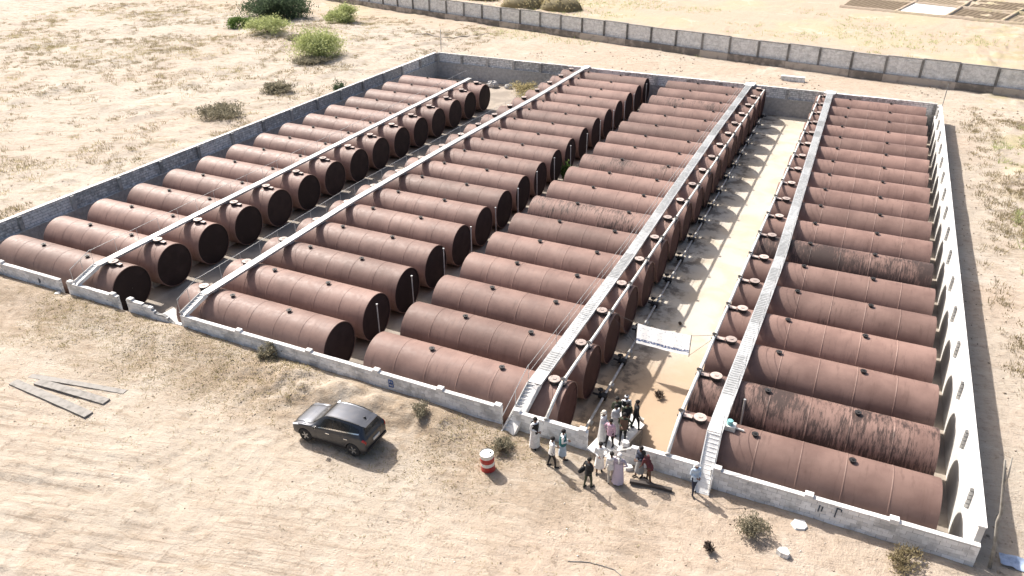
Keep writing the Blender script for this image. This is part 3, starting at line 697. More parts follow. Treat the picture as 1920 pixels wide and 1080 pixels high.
def body_mesh():
    ns, nt = 60, 44; vs_ = []; fs = []
    for i in range(ns+1):
        s_ = (len(SEC)-1)*i/ns
        h = [surf(s_, 8*j/nt) for j in range(nt+1)]
        ring = [tuple(p) for p in h] + [(p[0], -p[1], p[2]) for p in h[-2:0:-1]]
        vs_ += ring
    m = 2*nt
    for i in range(ns):
        for k in range(m): a = i*m+k; b = i*m+(k+1) % m; fs.append((a, b, b+m, a+m))
    fs.append(tuple(range(m))); fs.append(tuple(ns*m+k for k in reversed(range(m))))
    return MB().add(vs_, fs)
CARS = 1.0
car = thing('parked_car', 'dark blue-black sport utility car parked on the sand outside the wall', 'car', (-5.01*S, -1.72*S, 0), math.pi+math.radians(0))
CARZ = gz(-5.0*S, -1.745*S)+.01; car.location.z = CARZ
car.rotation_euler.z = math.pi + math.radians(1.0); car.scale = (.98,.98,1.02)
body = body_mesh().build('body', M['carpaint'], car, smooth=True)
cut = MB()
for ax in (1.38, -1.34):
    for sy in (-1, 1): cut.tube([(ax, sy*.58, .36), (ax, sy*1.2, .36)], .405, 28)
cutter = cut.build('wheel_cutter', M['blackplastic']); cutter.parent = car
bo = body.modifiers.new('arches', 'BOOLEAN'); bo.operation = 'DIFFERENCE'; bo.object = cutter; bo.solver = 'EXACT'
bpy.context.view_layer.update(); dg = bpy.context.evaluated_depsgraph_get()
nm = bpy.data.meshes.new_from_object(body.evaluated_get(dg)); body.modifiers.clear(); body.data = nm
nm.set_sharp_from_angle(angle=math.radians(42)); bpy.data.objects.remove(cutter)
def patch(name, q, mat, mirror=False, off=.008, n=10, parent=None):
    """q: four (s,t) corners on the body surface."""
    mb = MB(); sg = -1 if mirror else 1; pts = []; fs = []
    for j in range(n+1):
        for i in range(n+1):
            u, w = i/n, j/n; s_, t_ = [(q[0][k]*(1-u)+q[1][k]*u)*(1-w)+(q[3][k]*(1-u)+q[2][k]*u)*w for k in (0,1)]
            p = surf(s_, t_); e = 1e-3; ds = surf(min(s_+e, 12), t_)-surf(max(s_-e, 0), t_); dt = surf(s_, min(t_+e, 8))-surf(s_, max(t_-e, 0))
            nn = np.cross(ds, dt); nn /= (np.linalg.norm(nn)+1e-12)
            if nn @ np.array([p[0]*.15, p[1], p[2]-.8]) < 0: nn = -nn
            p = p+nn*off; pts.append((p[0], sg*p[1], p[2]))
    for j in range(n):
        for i in range(n): a = j*(n+1)+i; fs.append((a, a+1, a+n+2, a+n+1))
    mb.add(pts, fs); return mb.build(name, M[mat], parent or car, smooth=True)
def sym(name, q, mat, off=.008, n=10):          # a patch crossing the centre line: both halves joined
    a = patch(name, q, mat, False, off, n); b = patch(name, q, mat, True, off, n)
    bm = bmesh.new(); bm.from_mesh(a.data); bm.from_mesh(b.data); bmesh.ops.remove_doubles(bm, verts=bm.verts, dist=.0005); bm.to_mesh(a.data); bm.free(); bpy.data.objects.remove(b); return a
sym('windshield', [(4.12,6.35),(4.92,6.25),(4.97,8),(4.08,8)], 'carglass')
sym('rear_window', [(9.22,6.45),(9.72,6.5),(9.74,8),(9.2,8)], 'carglass')
for mi in (False, True):
    w1 = patch('front_side_window', [(4.62,5.14),(5.92,5.14),(5.92,5.86),(5.12,5.84)], 'carglass', mi)
    w2 = patch('rear_side_window', [(5.99,5.14),(7.18,5.16),(7.12,5.86),(5.99,5.86)], 'carglass', mi)
    w3 = patch('quarter_window', [(7.24,5.16),(8.1,5.5),(7.9,5.72),(7.19,5.86)], 'carglass', mi)
    patch('chrome_trim', [(4.5,5.03),(8.15,5.32),(8.15,5.42),(4.5,5.12)], 'chrome', mi, .011, 20)
    patch('tail_light', [(9.45,4.3),(11.3,4.4),(11.3,5.25),(9.7,5.05)], 'lampred', mi, .014)
    patch('head_light', [(1.05,4.4),(2.7,4.75),(2.5,5.25),(1.05,5.1)], 'lampclear', mi, .012)
    for a in (4.45, 5.96, 7.25): patch('door_gap', [(a,2.4),(a+.025,2.4),(a+.025,5.0),(a,5.0)], 'blackplastic', mi, .003)
    patch('sill_trim', [(3.9,1.7),(8.1,1.7),(8.1,2.25),(3.9,2.25)], 'blackplastic', mi, .008)
    sg = -1 if mi else 1
    for hx in (.02, -1.0): MB().obox((hx+.11, sg*.945, .90), (hx-.11, sg*.947, .905), .035, .04).build('door_handle', M['chrome'], car)
    mb = MB(); mb.add([(x_, sg*y_, z_) for x_, y_, z_ in ((.78,.93,1.04),(.78,1.12,1.06),(.66,1.13,1.06),(.62,.93,1.04),(.78,.93,1.14),(.76,1.10,1.19),(.67,1.11,1.19),(.63,.93,1.15))], [(0,1,2,3),(4,7,6,5),(0,4,5,1),(1,5,6,2),(2,6,7,3),(3,7,4,0)])
    mir = mb.build('wing_mirror', M['carpaint'], car); MB().box((.615, min(sg*.96, sg*1.1), 1.06), (.625, max(sg*.96, sg*1.1), 1.17)).build('mirror_glass', M['chrome'], mir)
    MB().tube([(.1, sg*.60, 1.615), (-.2, sg*.615, 1.67), (-1.0, sg*.61, 1.675), (-1.6, sg*.575, 1.62)], .02, 6).build('roof_rail', M['blackplastic'], car)
sym('grille', [(0.3,4.1),(1.0,4.1),(1.0,7.2),(0.6,8)], 'blackplastic', .012)
sym('rear_bumper_trim', [(10.9,1.4),(12,1.6),(12,8),(11.75,8)], 'blackplastic', .004) if False else None
MB().box((fx(-2.36)-.03,-.26,.70),(fx(-2.36)+.01,.26,.82)).build('number_plate', M['drumwhite'], car)
mb = MB(); mb.add([(-1.60,-.56,1.585),(-1.90,-.52,1.54),(-1.90,.52,1.54),(-1.60,.56,1.585),(-1.60,-.54,1.54),(-1.90,-.50,1.505),(-1.90,.50,1.505),(-1.60,.54,1.54)],[(0,1,2,3),(4,7,6,5),(0,4,5,1),(1,5,6,2),(2,6,7,3),(3,7,4,0)]); mb.build('spoiler', M['carpaint'], car)
MB().add([(-1.40,-.03,1.60),(-1.60,-.03,1.58),(-1.60,.03,1.58),(-1.40,.03,1.60),(-1.59,0,1.71)], [(0,1,2,3),(0,4,1),(1,4,2),(2,4,3),(3,4,0)]).build('aerial_fin', M['blackplastic'], car)
MB().box((fx(-2.36)-.04,-.8,.42),(fx(-2.36)+.04,.8,.52)).build('bumper_trim', M['blackplastic'], car)
wheel_prof = [(.20,-.11),(.31,-.115),(.355,-.09),(.362,-.04),(.362,.04),(.355,.09),(.31,.115),(.20,.11)]
def wheel():
    vs_ = []; fs = []; n = 32; m_ = len(wheel_prof)
    for k in range(n):
        a = 2*math.pi*k/n
        for r_, y in wheel_prof: vs_.append((r_*math.cos(a), y, r_*math.sin(a)))
    for k in range(n):
        for j in range(m_-1): a = k*m_+j; b = ((k+1) % n)*m_+j; fs.append((a, b, b+1, a+1))
    tyre = MB().add(vs_, fs).mesh('tyre', M['tyre'], True)
    rim = MB()
    rim.tube([(0,-.10,0),(0,.03,0)], .235, 24, 1)
    for k in range(5):
        a = 2*math.pi*k/5; rim.obox((.03*math.cos(a), .07, .03*math.sin(a)), (.24*math.cos(a), .085, .24*math.sin(a)), .07, .04, 0, (0,1,0))
    rim.tube([(0,.03,0),(0,.095,0)], .05, 12); 
    for k in range(24):
        a, b = 2*math.pi*k/24, 2*math.pi*(k+1)/24; rim.obox((.235*math.cos(a), .08, .235*math.sin(a)), (.235*math.cos(b), .08, .235*math.sin(b)), .03, .05, 0, (0,1,0))
    return tyre, rim.mesh('rim', [M['rim'], M['iron']])
TY, RM = wheel()
for ax in (1.38, -1.34):
    for sy in (-1, 1):
        w = put('wheel', None, car, (ax, sy*.83, .362), (0, 0, 0 if sy > 0 else math.pi)); put('tyre', TY, w); put('rim', RM, w)

# ================================================================== DRUM
dx, dy = -2.98*S, -1.43*S; r = thing('oil_drum', 'red and white banded steel drum standing on the sand', 'drum', (dx, dy, gz(dx, dy)-.02)); r.rotation_euler = (0, math.radians(-4), .3); r.scale = (1.08,1.08,1.08)
def ring(z0, z1, mat, ribs=()):
    prof = [(.29, z0)]
    for z in ribs: prof += [(.29, z-.02), (.303, z), (.29, z+.02)]
    prof += [(.29, z1)]; n = 28; vs_ = []; fs = []
    for r_, z in prof:
        for k in range(n): a = 2*math.pi*k/n; vs_.append((r_*math.cos(a), r_*math.sin(a), z))
    for i in range(len(prof)-1):
        for k in range(n): a = i*n+k; b = i*n+(k+1) % n; fs.append((a, b, b+n, a+n))
    MB().add(vs_, fs).build('band', M[mat], r, smooth=True)
ring(0,.28,'drumred',(.02,.27)); ring(.28,.46,'drumwhite'); ring(.46,.70,'drumred',(.58,)); ring(.70,.88,'drumwhite',(.86,))
lathe_z([(.285,.84),(.285,.855)], 28).build('lid', M['drumwhite'], r)
mb = MB(); mb.tube([(.15,.05,.855),(.15,.05,.885)], .04, 10); mb.build('bung', M['iron'], r)

# ================================================================== PEOPLE
SK = {}
for nme, c in dict(skin=(.16,.085,.055), hair=(.012,.010,.009), white=(.78,.77,.75), offwhite=(.62,.58,.50), black=(.012,.012,.014), navy=(.022,.028,.05), olive=(.05,.06,.035), pink=(.55,.36,.44), lilac=(.50,.44,.52), teal=(.03,.17,.19), maroon=(.13,.03,.035), grey=(.34,.34,.34), paleblue=(.45,.55,.66), brown=(.12,.07,.045), khaki=(.33,.28,.19)).items():
    plain('cloth_'+nme, c, .85 if nme != 'skin' else .55, 0, .10, 9.); SK[nme] = M['cloth_'+nme]
def capsule(mb, a, b, ra, rb, n=10):
    a = np.array(a, float); b = np.array(b, float); d = b-a; L = np.linalg.norm(d); d = d/L if L > 1e-6 else np.array([0,0,1.])
    up = np.array([0,0,1.]) if abs(d[2]) < .9 else np.array([1.,0,0]); u = np.cross(d, up); u /= np.linalg.norm(u); w = np.cross(u, d)
    prof = [(-ra*.98,ra*.2),(-ra*.7,ra*.71),(0,ra)] + [(L,rb),(L+rb*.7,rb*.71),(L+rb*.98,rb*.2)]
    vs_ = []; fs = []
    for t_, r_ in prof:
        for k in range(n): q = 2*math.pi*k/n; vs_.append(tuple(a+d*t_+(u*math.cos(q)+w*math.sin(q))*r_))
    for i in range(len(prof)-1):
        for k in range(n): x = i*n+k; y = i*n+(k+1) % n; fs.append((x, x+n, y+n, y))
    fs.append(tuple(range(n))); fs.append(tuple((len(prof)-1)*n+k for k in reversed(range(n))))
    mb.add(vs_, fs)
def person(label, x, y, face, shirt, legs, zb=None, robe=None, skirt=None, head='hair', arms=('down','down'), stride=.10, bend=0., height=1.72, turn=0., shoes='black', sleeve=True, vest=None, bag=None):
    X, Y = x*S, y*S; z0 = gz(X, Y) if zb is None else zb
    root = thing('person', label, 'person', (X, Y, z0-.005), 0, 'people gathered at the yard entrance'); root.rotation_euler.z = face; k = height/1.72; root.scale = (k,k,k)
    A = np.array; hip = A([0,0,.90])
    ca, sa = math.cos(bend), math.sin(bend)
    def tor(p): p = A(p, float)-hip; return hip+A([p[0], p[1]*ca+p[2]*sa, -p[1]*sa+p[2]*ca])      # lean forwards (+y)
    J = dict(neck=tor((0,.0,1.45)), chest=tor((0,0,1.26)), waist=tor((0,0,1.02)), head=tor((0,.02+.05*bend,1.60)))
    caps = []
    def add(a, b, ra, rb, reg): caps.append((A(a,float), A(b,float), ra, rb, reg))
    add(tor((-.075,0,1.32)), tor((.075,0,1.32)), .125, .125, 'shirt'); add(tor((-.05,0,1.15)), tor((.05,0,1.15)), .125, .125, 'shirt')
    add(tor((-.05,0,1.0)), tor((.05,0,1.0)), .122, .122, 'shirt'); add((-.065,0,.90), (.065,0,.90), .118, .118, 'legs')
    add(tor((0,0,1.40)), tor((0,.01,1.52)), .058, .052, 'skin')
    hc = J['head']; add(hc+A([0,0,.025]), hc+A([0,.012,-.03]), .088, .07, 'skin'); add(hc+A([0,.025,-.065]), hc+A([0,.03,-.07]), .05, .045, 'skin')
    add(hc+A([0,.085,-.005]), hc+A([0,.103,-.028]), .014, .018, 'skin')
    for s_ in (-1, 1): add(hc+A([s_*.083,-.005,-.01]), hc+A([s_*.087,-.01,.015]), .016, .016, 'skin')
    hands = []
    for s_, ar in zip((-1, 1), arms):
        sh = tor((s_*.185,0,1.38))
        if ar == 'down': el = tor((s_*.235,-.03,1.10)); wr = tor((s_*.24,.05,.86))
        elif ar == 'front': el = tor((s_*.235,-.02,1.11)); wr = tor((s_*.08,.22,1.08))
        elif ar == 'back': el = tor((s_*.25,-.08,1.12)); wr = tor((s_*.06,-.17,.95))
        elif ar == 'reach': el = tor((s_*.20,.20,1.15)); wr = tor((s_*.14,.42,1.02))
        elif ar == 'up': el = tor((s_*.25,.14,1.22)); wr = tor((s_*.11,.24,1.42))
        elif ar == 'hip': el = tor((s_*.36,-.06,1.14)); wr = tor((s_*.19,.04,.98))
        else: el = tor((s_*.30,.0,1.14)); wr = tor((s_*.42,.10,.95))
        add(sh, el, .056, .044, 'shirt'); add(el, wr, .043, .030, 'sleeve')
        d = (wr-el)/np.linalg.norm(wr-el); hand = wr+d*.085; add(wr+d*.02, hand, .030, .034, 'skin'); hands.append((wr, hand, d, s_))
    for s_ in (-1, 1):
        fy = s_*stride; hp = A([s_*.085,0,.88]); kn = A([s_*.10, fy*.6+.03, .48]); an = A([s_*.105, fy, .085])
        add(hp, kn, .095, .062, 'legs'); add(kn, an, .060, .040, 'legs' if not skirt else 'skin'); add(an+A([0,-.03,-.03]), an+A([s_*.02,.15,-.045]), .042, .036, 'shoes')
    mb = MB()
    for a, b, ra, rb, reg in caps: capsule(mb, a, b, ra, rb)
    o = put('body', mb.mesh('body', SK['skin']), root)
    md = o.modifiers.new('r', 'REMESH'); md.mode = 'VOXEL'; md.voxel_size = .021; md.use_smooth_shade = True
    sm = o.modifiers.new('s', 'SMOOTH'); sm.factor = .5; sm.iterations = 3
    dg = bpy.context.evaluated_depsgraph_get(); me = bpy.data.meshes.new_from_object(o.evaluated_get(dg)); o.modifiers.clear()
    n0 = len(me.polygons); ce = np.zeros(n0*3); me.polygons.foreach_get('center', ce); ce = ce.reshape(-1,3)
    best = np.full(n0, 9.); lab = np.zeros(n0, int); regs = ['skin','shirt','legs','shoes']
    for a, b, ra, rb, reg in caps:
        d = b-a; t_ = np.clip(((ce-a)@d)/(d@d+1e-9), 0, 1); dist = np.linalg.norm(ce-(a+t_[:,None]*d), axis=1)-(ra+(rb-ra)*t_)
        rg = 'shirt' if reg == 'sleeve' and sleeve else 'skin' if reg == 'sleeve' else reg
        m_ = dist < best; best[m_] = dist[m_]; lab[m_] = regs.index(rg)
    bm = bmesh.new(); bm.from_mesh(me)
    fing = MB()
    for wr, hand, d, s_ in hands:                       # five fingers: four from the end of the palm, the thumb from its side
        up = A([0,0,1.]) if abs(d[2]) < .8 else A([0,1.,0]); u = np.cross(d, up); u /= np.linalg.norm(u); w = np.cross(u, d)
        for q, (off, ln) in enumerate(((-.024,.066),(-.008,.078),(.008,.074),(.023,.06))):
            a = hand+u*off+d*.01; m1 = a+d*ln*.55+w*.006; e = m1+d*ln*.38-w*.022*(1); fing.tube([a, m1, e], [.0092,.0085,.0065], 6)
        a = wr+d*.045+u*.026*s_; m1 = a+d*.03+u*.028*s_; e = m1+d*.03+u*.006*s_; fing.tube([a, m1, e], [.011,.010,.007], 6)
    o.data = me
    fo = fing.mesh('f', SK['skin'], True); bm.from_mesh(fo); bm.to_mesh(me); bm.free()
    me.materials.clear()
    for q in ('skin', shirt, legs, shoes): me.materials.append(SK[q])
    ml = np.zeros(len(me.polygons), int); ml[:n0] = lab; me.polygons.foreach_set('material_index', ml); me.polygons.foreach_set('use_smooth', np.ones(len(ml), bool))
    for s_ in (-1, 1):
        e = hc+A([s_*.032,.086,.012]); MB().tube([e, e+A([0,.006,0])], .009, 8).build('eye', SK['black'], root)
    MB().obox(hc+A([-.024,.088,-.057]), hc+A([.024,.088,-.057]), .008, .01).build('mouth', SK['maroon'], root)
    def skirt_mesh(name, mat, z1, z0_, r1, r0, folds=7, sway=0.):
        n, m_ = 28, 7; vs_ = []; fs = []
        for j in range(m_+1):
            t_ = j/m_; z = z1+(z0_-z1)*t_
            for i in range(n):
                q = 2*math.pi*i/n; r_ = (r1+(r0-r1)*t_)*(1+.07*t_*math.cos(folds*q+1.3*label.__len__())); p = A([r_*1.12*math.cos(q), r_*math.sin(q)*(.88+.1*t_)+sway*t_, z])
                if z > .9: p = tor(p)
                vs_.append(tuple(p))
        for j in range(m_):
            for i in range(n): a = j*n+i; b = j*n+(i+1) % n; fs.append((a, b, b+n, a+n))
        MB().add(vs_, fs).build(name, SK[mat], root, smooth=True)
    if robe: skirt_mesh('robe', robe, 1.22, .10, .165, .235, 8)
    if skirt: skirt_mesh('wrap_skirt', skirt, .99, .30, .150, .200, 6)
    if shirt and not robe and not skirt: skirt_mesh('shirt_hem', shirt, 1.05, .80, .142, .158, 5)
    if vest: skirt_mesh('jacket', vest, 1.42, .86, .17, .172, 4)
    # hair or head covering
    def dome(name, mat, r_, zlow, back=0., squash=1.):
        n, m_ = 18, 8; vs_ = []; fs = []
        for j in range(m_+1):
            ph = math.pi/2*(1-j/m_)*1.0 - (zlow)*(j/m_)
            for i in range(n):
                q = 2*math.pi*i/n; fr = max(0, math.sin(q)); lo = ph + (.55*fr*(j/m_)**1.5 if name == 'hair' else 0)
                vs_.append(tuple(hc+A([r_*math.cos(lo)*math.cos(q), r_*1.08*math.cos(lo)*math.sin(q)-.008-back*(j/m_), .028+r_*squash*math.sin(lo)])))
        for j in range(m_):
            for i in range(n): a = j*n+i; b = j*n+(i+1) % n; fs.append((a, b, b+n, a+n))
        MB().add(vs_, fs).build(name, SK[mat], root, smooth=True)
    if head == 'hair': dome('hair', 'hair', .102, .55)
    elif head.startswith('cap_'): dome('hair', 'hair', .099, .5); dome('cap', head[4:], .108, .0, 0, .85)
    elif head.startswith('scarf_'):
        dome('headscarf', head[6:], .110, .5, .01)
        mb = MB(); b_ = tor((0,-.06,1.47)); capsule(mb, b_+A([-.07,0,0]), b_+A([.07,0,0]), .05, .05); capsule(mb, b_+A([0,-.07,.05]), b_+A([0,-.10,-.18]), .045, .03); mb.build('scarf_tail', SK[head[6:]], root, smooth=True)
    if bag:
        wr, hand, d, s_ = hands[bag-1]
        b = thing('handbag', 'black bag carried by the person in black', 'bag'); b.matrix_world = Matrix.Translation((X, Y, z0)) @ Matrix.Rotation(face, 4, 'Z') @ Matrix.Translation(Vector(tuple(hand*k))+Vector((s_*.05,0,-.42)))
        mb = MB(); capsule(mb, (0,-.13,.12), (0,.13,.12), .10, .10, 12); capsule(mb, (0,-.12,.20), (0,.12,.20), .07, .07, 12); mb.build('pouch', SK['black'], b, smooth=True)
        MB().tube([(0,-.12,.22),(-s_*.03,-.07,.39),(-s_*.05,0,.43),(-s_*.03,.07,.39),(0,.12,.22)], .012, 6).build('strap', SK['black'], b)
    return root
F_ = math.radians
person('person in a white robe with a dark jacket beside the block wall', -2.61, -.82, F_(-120), 'white', 'white', robe='white', vest='black', arms=('down','front'), height=1.76)
person('person in white shirt and dark trousers walking towards the wall', -2.27, -1.07, F_(-60), 'white', 'black', arms=('front','down'), stride=.16, height=1.74)
person('person in teal jacket and pale wrap skirt by the wall', -2.20, -.88, F_(-70), 'white', 'offwhite', skirt='paleblue', vest='teal', arms=('front','front'), height=1.72)
person('person in white shirt with bare brown legs below the landing', -1.70, -.90, F_(-160), 'white', 'brown', arms=('hip','front'), height=1.72, skirt='white')
person('person all in black holding a black bag', -1.74, -1.20, F_(-25), 'black', 'olive', arms=('out','front'), height=1.72, bag=1, stride=.12)
person('person in white shirt and cream trousers beside the lilac robe', -1.52, -1.01, F_(40), 'white', 'offwhite', arms=('down','front'), height=1.70)
person('person in a long lilac robe and white headscarf', -1.425, -1.00, F_(10), 'lilac', 'lilac', robe='lilac', head='scarf_white', arms=('front','hip'), height=1.72)
person('person in navy shirt and pale grey trousers at the broken wall', -1.22, -.78, F_(150), 'navy', 'grey', arms=('front','front'), height=1.74, skirt='grey')
person('person in maroon shirt bending over the dark plank', -1.08, -.83, F_(75), 'maroon', 'brown', bend=.55, arms=('reach','reach'), height=1.68, stride=.16, sleeve=False)
person('person in pale shirt, dark trousers and white headscarf at the stair foot', -.545, -.775, F_(-140), 'paleblue', 'navy', head='scarf_white', arms=('front','front'), height=1.74, stride=.17)
ZL = .035
person('person in a long white robe and white scarf on the landing', -1.86, -.30, F_(-100), 'white', 'white', ZL, robe='white', vest=None, head='scarf_offwhite', arms=('front','front'), height=1.76)
person('person in white shirt with a teal scarf on the landing', -1.76, -.10, F_(-120), 'white', 'white', ZL, robe='white', head='hair', arms=('down','front'), height=1.74)
person('person in pink shirt and black trousers stepping off the landing', -1.73, -.40, F_(170), 'pink', 'black', ZL, arms=('down','hip'), height=1.68, stride=.18)
person('person in dark olive top and black trousers with hand on hip', -1.605, -.24, F_(-170), 'olive', 'black', ZL, arms=('hip','front'), height=1.78, stride=.06, vest='brown')
person('person in dark camouflage clothing at the back of the group', -1.80, .06, F_(-140), 'olive', 'black', ZL, arms=('front','front'), height=1.74)
person('person in black with a white cap at the back of the group', -1.70, .16, F_(-160), 'white', 'black', ZL, head='cap_white', vest='black', arms=('down','front'), height=1.72)
person('person in dark green jacket between the others on the landing', -1.64, .02, F_(-150), 'olive', 'black', ZL, arms=('front','down'), height=1.72, vest='black')
person('person all in black walking along the edge of the landing', -1.535, .10, F_(-60), 'black', 'black', ZL, arms=('down','out'), height=1.74, stride=.16)

# ================================================================== LOOSE THINGS
def plank(a, b, w, th, mat, label, cat='plank', group=None, lift=0.):
    a = Vector((a[0]*S, a[1]*S, 0)); b = Vector((b[0]*S, b[1]*S, 0)); a.z = gz(a.x, a.y); b.z = gz(b.x, b.y); c = (a+b)/2
    zc = max(a.z, b.z, gz(c.x, c.y))+th/2+.02+lift; r = Vector((c.x, c.y, zc)); n = 8; mb = MB()
    d = (b-a); d.z = 0; q = Vector((-d.y, d.x, 0)).normalized()*w/2; vs_ = []; fs = []
    for i in range(n+1):
        p = d*(i/n-.5); sag = .02*math.sin(i/n*math.pi*1.3); 
        for s_, z in ((-1,-th/2),(1,-th/2),(1,th/2),(-1,th/2)): vs_.append(tuple(p+q*s_+Vector((0,0,z+sag))))
    for i in range(n):
        for k in range(4): e = i*4+k; f = i*4+(k+1) % 4; fs.append((e, e+4, f+4, f))
    fs += [(0,1,2,3),(n*4+3,n*4+2,n*4+1,n*4)]
    o = mb.add(vs_, fs).build('plank', M[mat], None, tuple(r)); return tag(o, label, cat, group)
plank((-10.12,-2.72), (-8.46,-2.79), .48, .07, 'wood', 'long grey weathered plank lying lowest of three on the sand', group='weathered planks on the sand')
plank((-9.80,-2.57), (-8.48,-2.48), .46, .07, 'wood', 'long grey weathered plank lying between the other two', group='weathered planks on the sand')
plank((-10.05,-2.50), (-8.45,-2.19), .34, .05, 'wood', 'thin pale plank half buried beside two thicker planks', group='weathered planks on the sand', lift=-.05)
plank((-1.29,-.93), (-.78,-.86), .16, .14, 'darkwood', 'short dark beam lying on the sand near the people', 'beam')
# leaning rough pole at the corner
r = thing('leaning_pole', 'crooked pale wooden pole leaning outside the wall corner', 'pole', P(2.64, -.52))
MB().tube([(0,0,-.15),(-.10,.10,1.0),(-.30,.25,2.1),(-.28,.3,2.5),(-.50,.45,3.6),(-.72,.62,4.7)], [.075,.07,.065,.062,.05,.035], 8).build('trunk', M['polewood'], r, smooth=True)
MB().tube([(-.50,.45,3.6),(-.46,.52,4.1),(-.55,.6,4.9)], [.035,.03,.02], 6).build('branch', M['polewood'], r, smooth=True)
for x, y, h, l in ((-14.56, 17.9, 4.6, 'thin dark pole standing behind the shaded corner of the yard'), (2.52, 17.9, 3.8, 'thin pole standing behind the far end of the white wall')):
    q = thing('thin_pole', l, 'pole', P(x, y)); MB().tube([(0,0,-.2),(.05,0,h)], .045, 6).build('shaft', M['galvdark'], q); MB().box((-.10,-.1,-.08),(.1,.1,.07)).build('footing', M['concrete'], q)
# fallen slab in the broken opening
r = thing('fallen_slab', 'broken white concrete slab lying inside the collapsed wall', 'rubble', P(-9.45, -.22, -.66)); r.rotation_euler = (.12, .22, -.25)
MB().box((-1.3,-.38,-.08),(1.3,.38,.08)).build('slab', M['plaster'], r)
MB().box((-1.1,-.3,-.62),(.9,.3,-.085)).build('rubble_core', M['mortar'], r)
r = thing('spilled_mortar', 'splash of white mortar at the foot of the broken wall', 'rubble', P(-10.27, -.66))
MB().add([(-.45,-.2,.10),(.3,-.35,.08),(.5,.1,.12),(.05,.35,.16),(-.4,.25,.13),(-.05,0,.3)], [(0,1,5),(1,2,5),(2,3,5),(3,4,5),(4,0,5)]).build('lump', M['plaster'], r)
for x, y, sz, m, l in ((.69,-.77,.42,'plaster','flat white fragment of board on the sand'), (.57,-1.28,.3,'greyblock','broken grey block lying alone on the sand'), (-1.50,-.50,.26,'coping','loose pale block on the crumbled wall top'), (-11.78,-.68,.25,'plaster','white rubble below the first stair gap'), (-1.38,-.70,.24,'coping','pale block leaning at the foot of the crumbled wall')):
    zz = gz(x*S, y*S) if y < -.6 else .78
    v0 = [(random.uniform(.7,1.1)*math.cos(a)*sz, random.uniform(.6,1.)*math.sin(a)*sz) for a in np.arange(0, 6.2, 1.1)]; n = len(v0); h = .06 if m == 'plaster' else sz*.7
    o = MB().add([(a, b, -.03) for a, b in v0]+[(a*.9, b*.9, h) for a, b in v0], [tuple(range(n))[::-1], tuple(range(n, 2*n))]+[(i, (i+1) % n, n+(i+1) % n, n+i) for i in range(n)]).build('fragment', M[m], None, (x*S, y*S, zz)); tag(o, l, 'rubble')
r = thing('block_stack', 'low stack of grey blocks on the sand before the boundary wall', 'block stack', P(-2.05, 20.9)); r.location.z = gz(-2.05*S, 20.9*S)
for i in range(7):
    for j in range(3):
        for k in range(3):
            if random.random() < .9: put('block', blk[(i+j+k) % 6], r, (i*.42-1.3, j*.24-.2, k*.2))
# cloth and sheet scraps by the leaning pole, meter box on the fourth row stair
r = thing('pump_unit', 'small white and teal pump box clamped beside the stair', 'pump', P(-.30, .02, -.03)); plain('tealpaint', (.18,.42,.43), .6)
MB().box((-.28,-.22,.0),(.18,.2,.34)).build('housing', M['drumwhite'], r); MB().tube([(-.1,-.02,.34),(-.1,-.02,.55)], .13, 12).build('motor', M['tealpaint'], r); MB().tube([(.15,0,.2),(.55,0,.16)], .05, 8).build('outlet', M['whitepipe'], r); MB().box((-.26,-.3,-.35),(-.16,-.2,.02)).build('bracket', M['galvdark'], r)
plain('bluecloth', (.30,.37,.50), .8)
r = thing('cloth_scrap', 'crumpled blue and white cloth on the ground outside the corner', 'cloth', P(2.86, -.36)); r.location.z = gz(2.86*S, -.36*S)
def crumple(mat, w, h, ox, seed):
    n = 9; vs_ = []; fs = []
    for j in range(n):
        for i in range(n): x, y = (i/(n-1)-.5)*w, (j/(n-1)-.5)*h; vs_.append((x+ox, y, .10+.22*float(fbm(x*3, y*3, seed, 2))))
    for j in range(n-1):
        for i in range(n-1): a = j*n+i; fs.append((a, a+1, a+n+1, a+n))
    MB().add(vs_, fs).build('fold', M[mat], r, smooth=True)
crumple('bluecloth', .9, .6, 0, 3); crumple('drumwhite', .6, .7, .7, 8)

# ================================================================== VEGETATION
def m_leaf(name, a, b, tr=.2):
    t = NT(name); r_ = t.new('ShaderNodeNewGeometry').outputs['Random Per Island']; c = t.mix(r_, a, b); t.b.inputs['Subsurface Weight'].default_value = 0
    t.out(c, .75, 0, .2)
    tl = t.new('ShaderNodeBsdfTranslucent'); t.l.new(c, tl.inputs['Color']); mx = t.new('ShaderNodeMixShader'); mx.inputs[0].default_value = .42
    t.l.new(t.b.outputs[0], mx.inputs[1]); t.l.new(tl.outputs[0], mx.inputs[2]); t.l.new(mx.outputs[0], t.n['Material Output'].inputs['Surface']); M[name] = t.mat
m_leaf('leaf_lime', (.29,.33,.13), (.54,.58,.29)); m_leaf('leaf_dark', (.05,.075,.045), (.13,.18,.10)); m_leaf('leaf_mid', (.06,.12,.03), (.17,.25,.07)); m_leaf('leaf_dry', (.20,.165,.10), (.40,.34,.20)); m_leaf('leaf_grey', (.17,.155,.11), (.36,.33,.24)); m_leaf('leaf_straw', (.34,.29,.16), (.52,.46,.27)); plain('bark', (.13,.10,.075), .95)
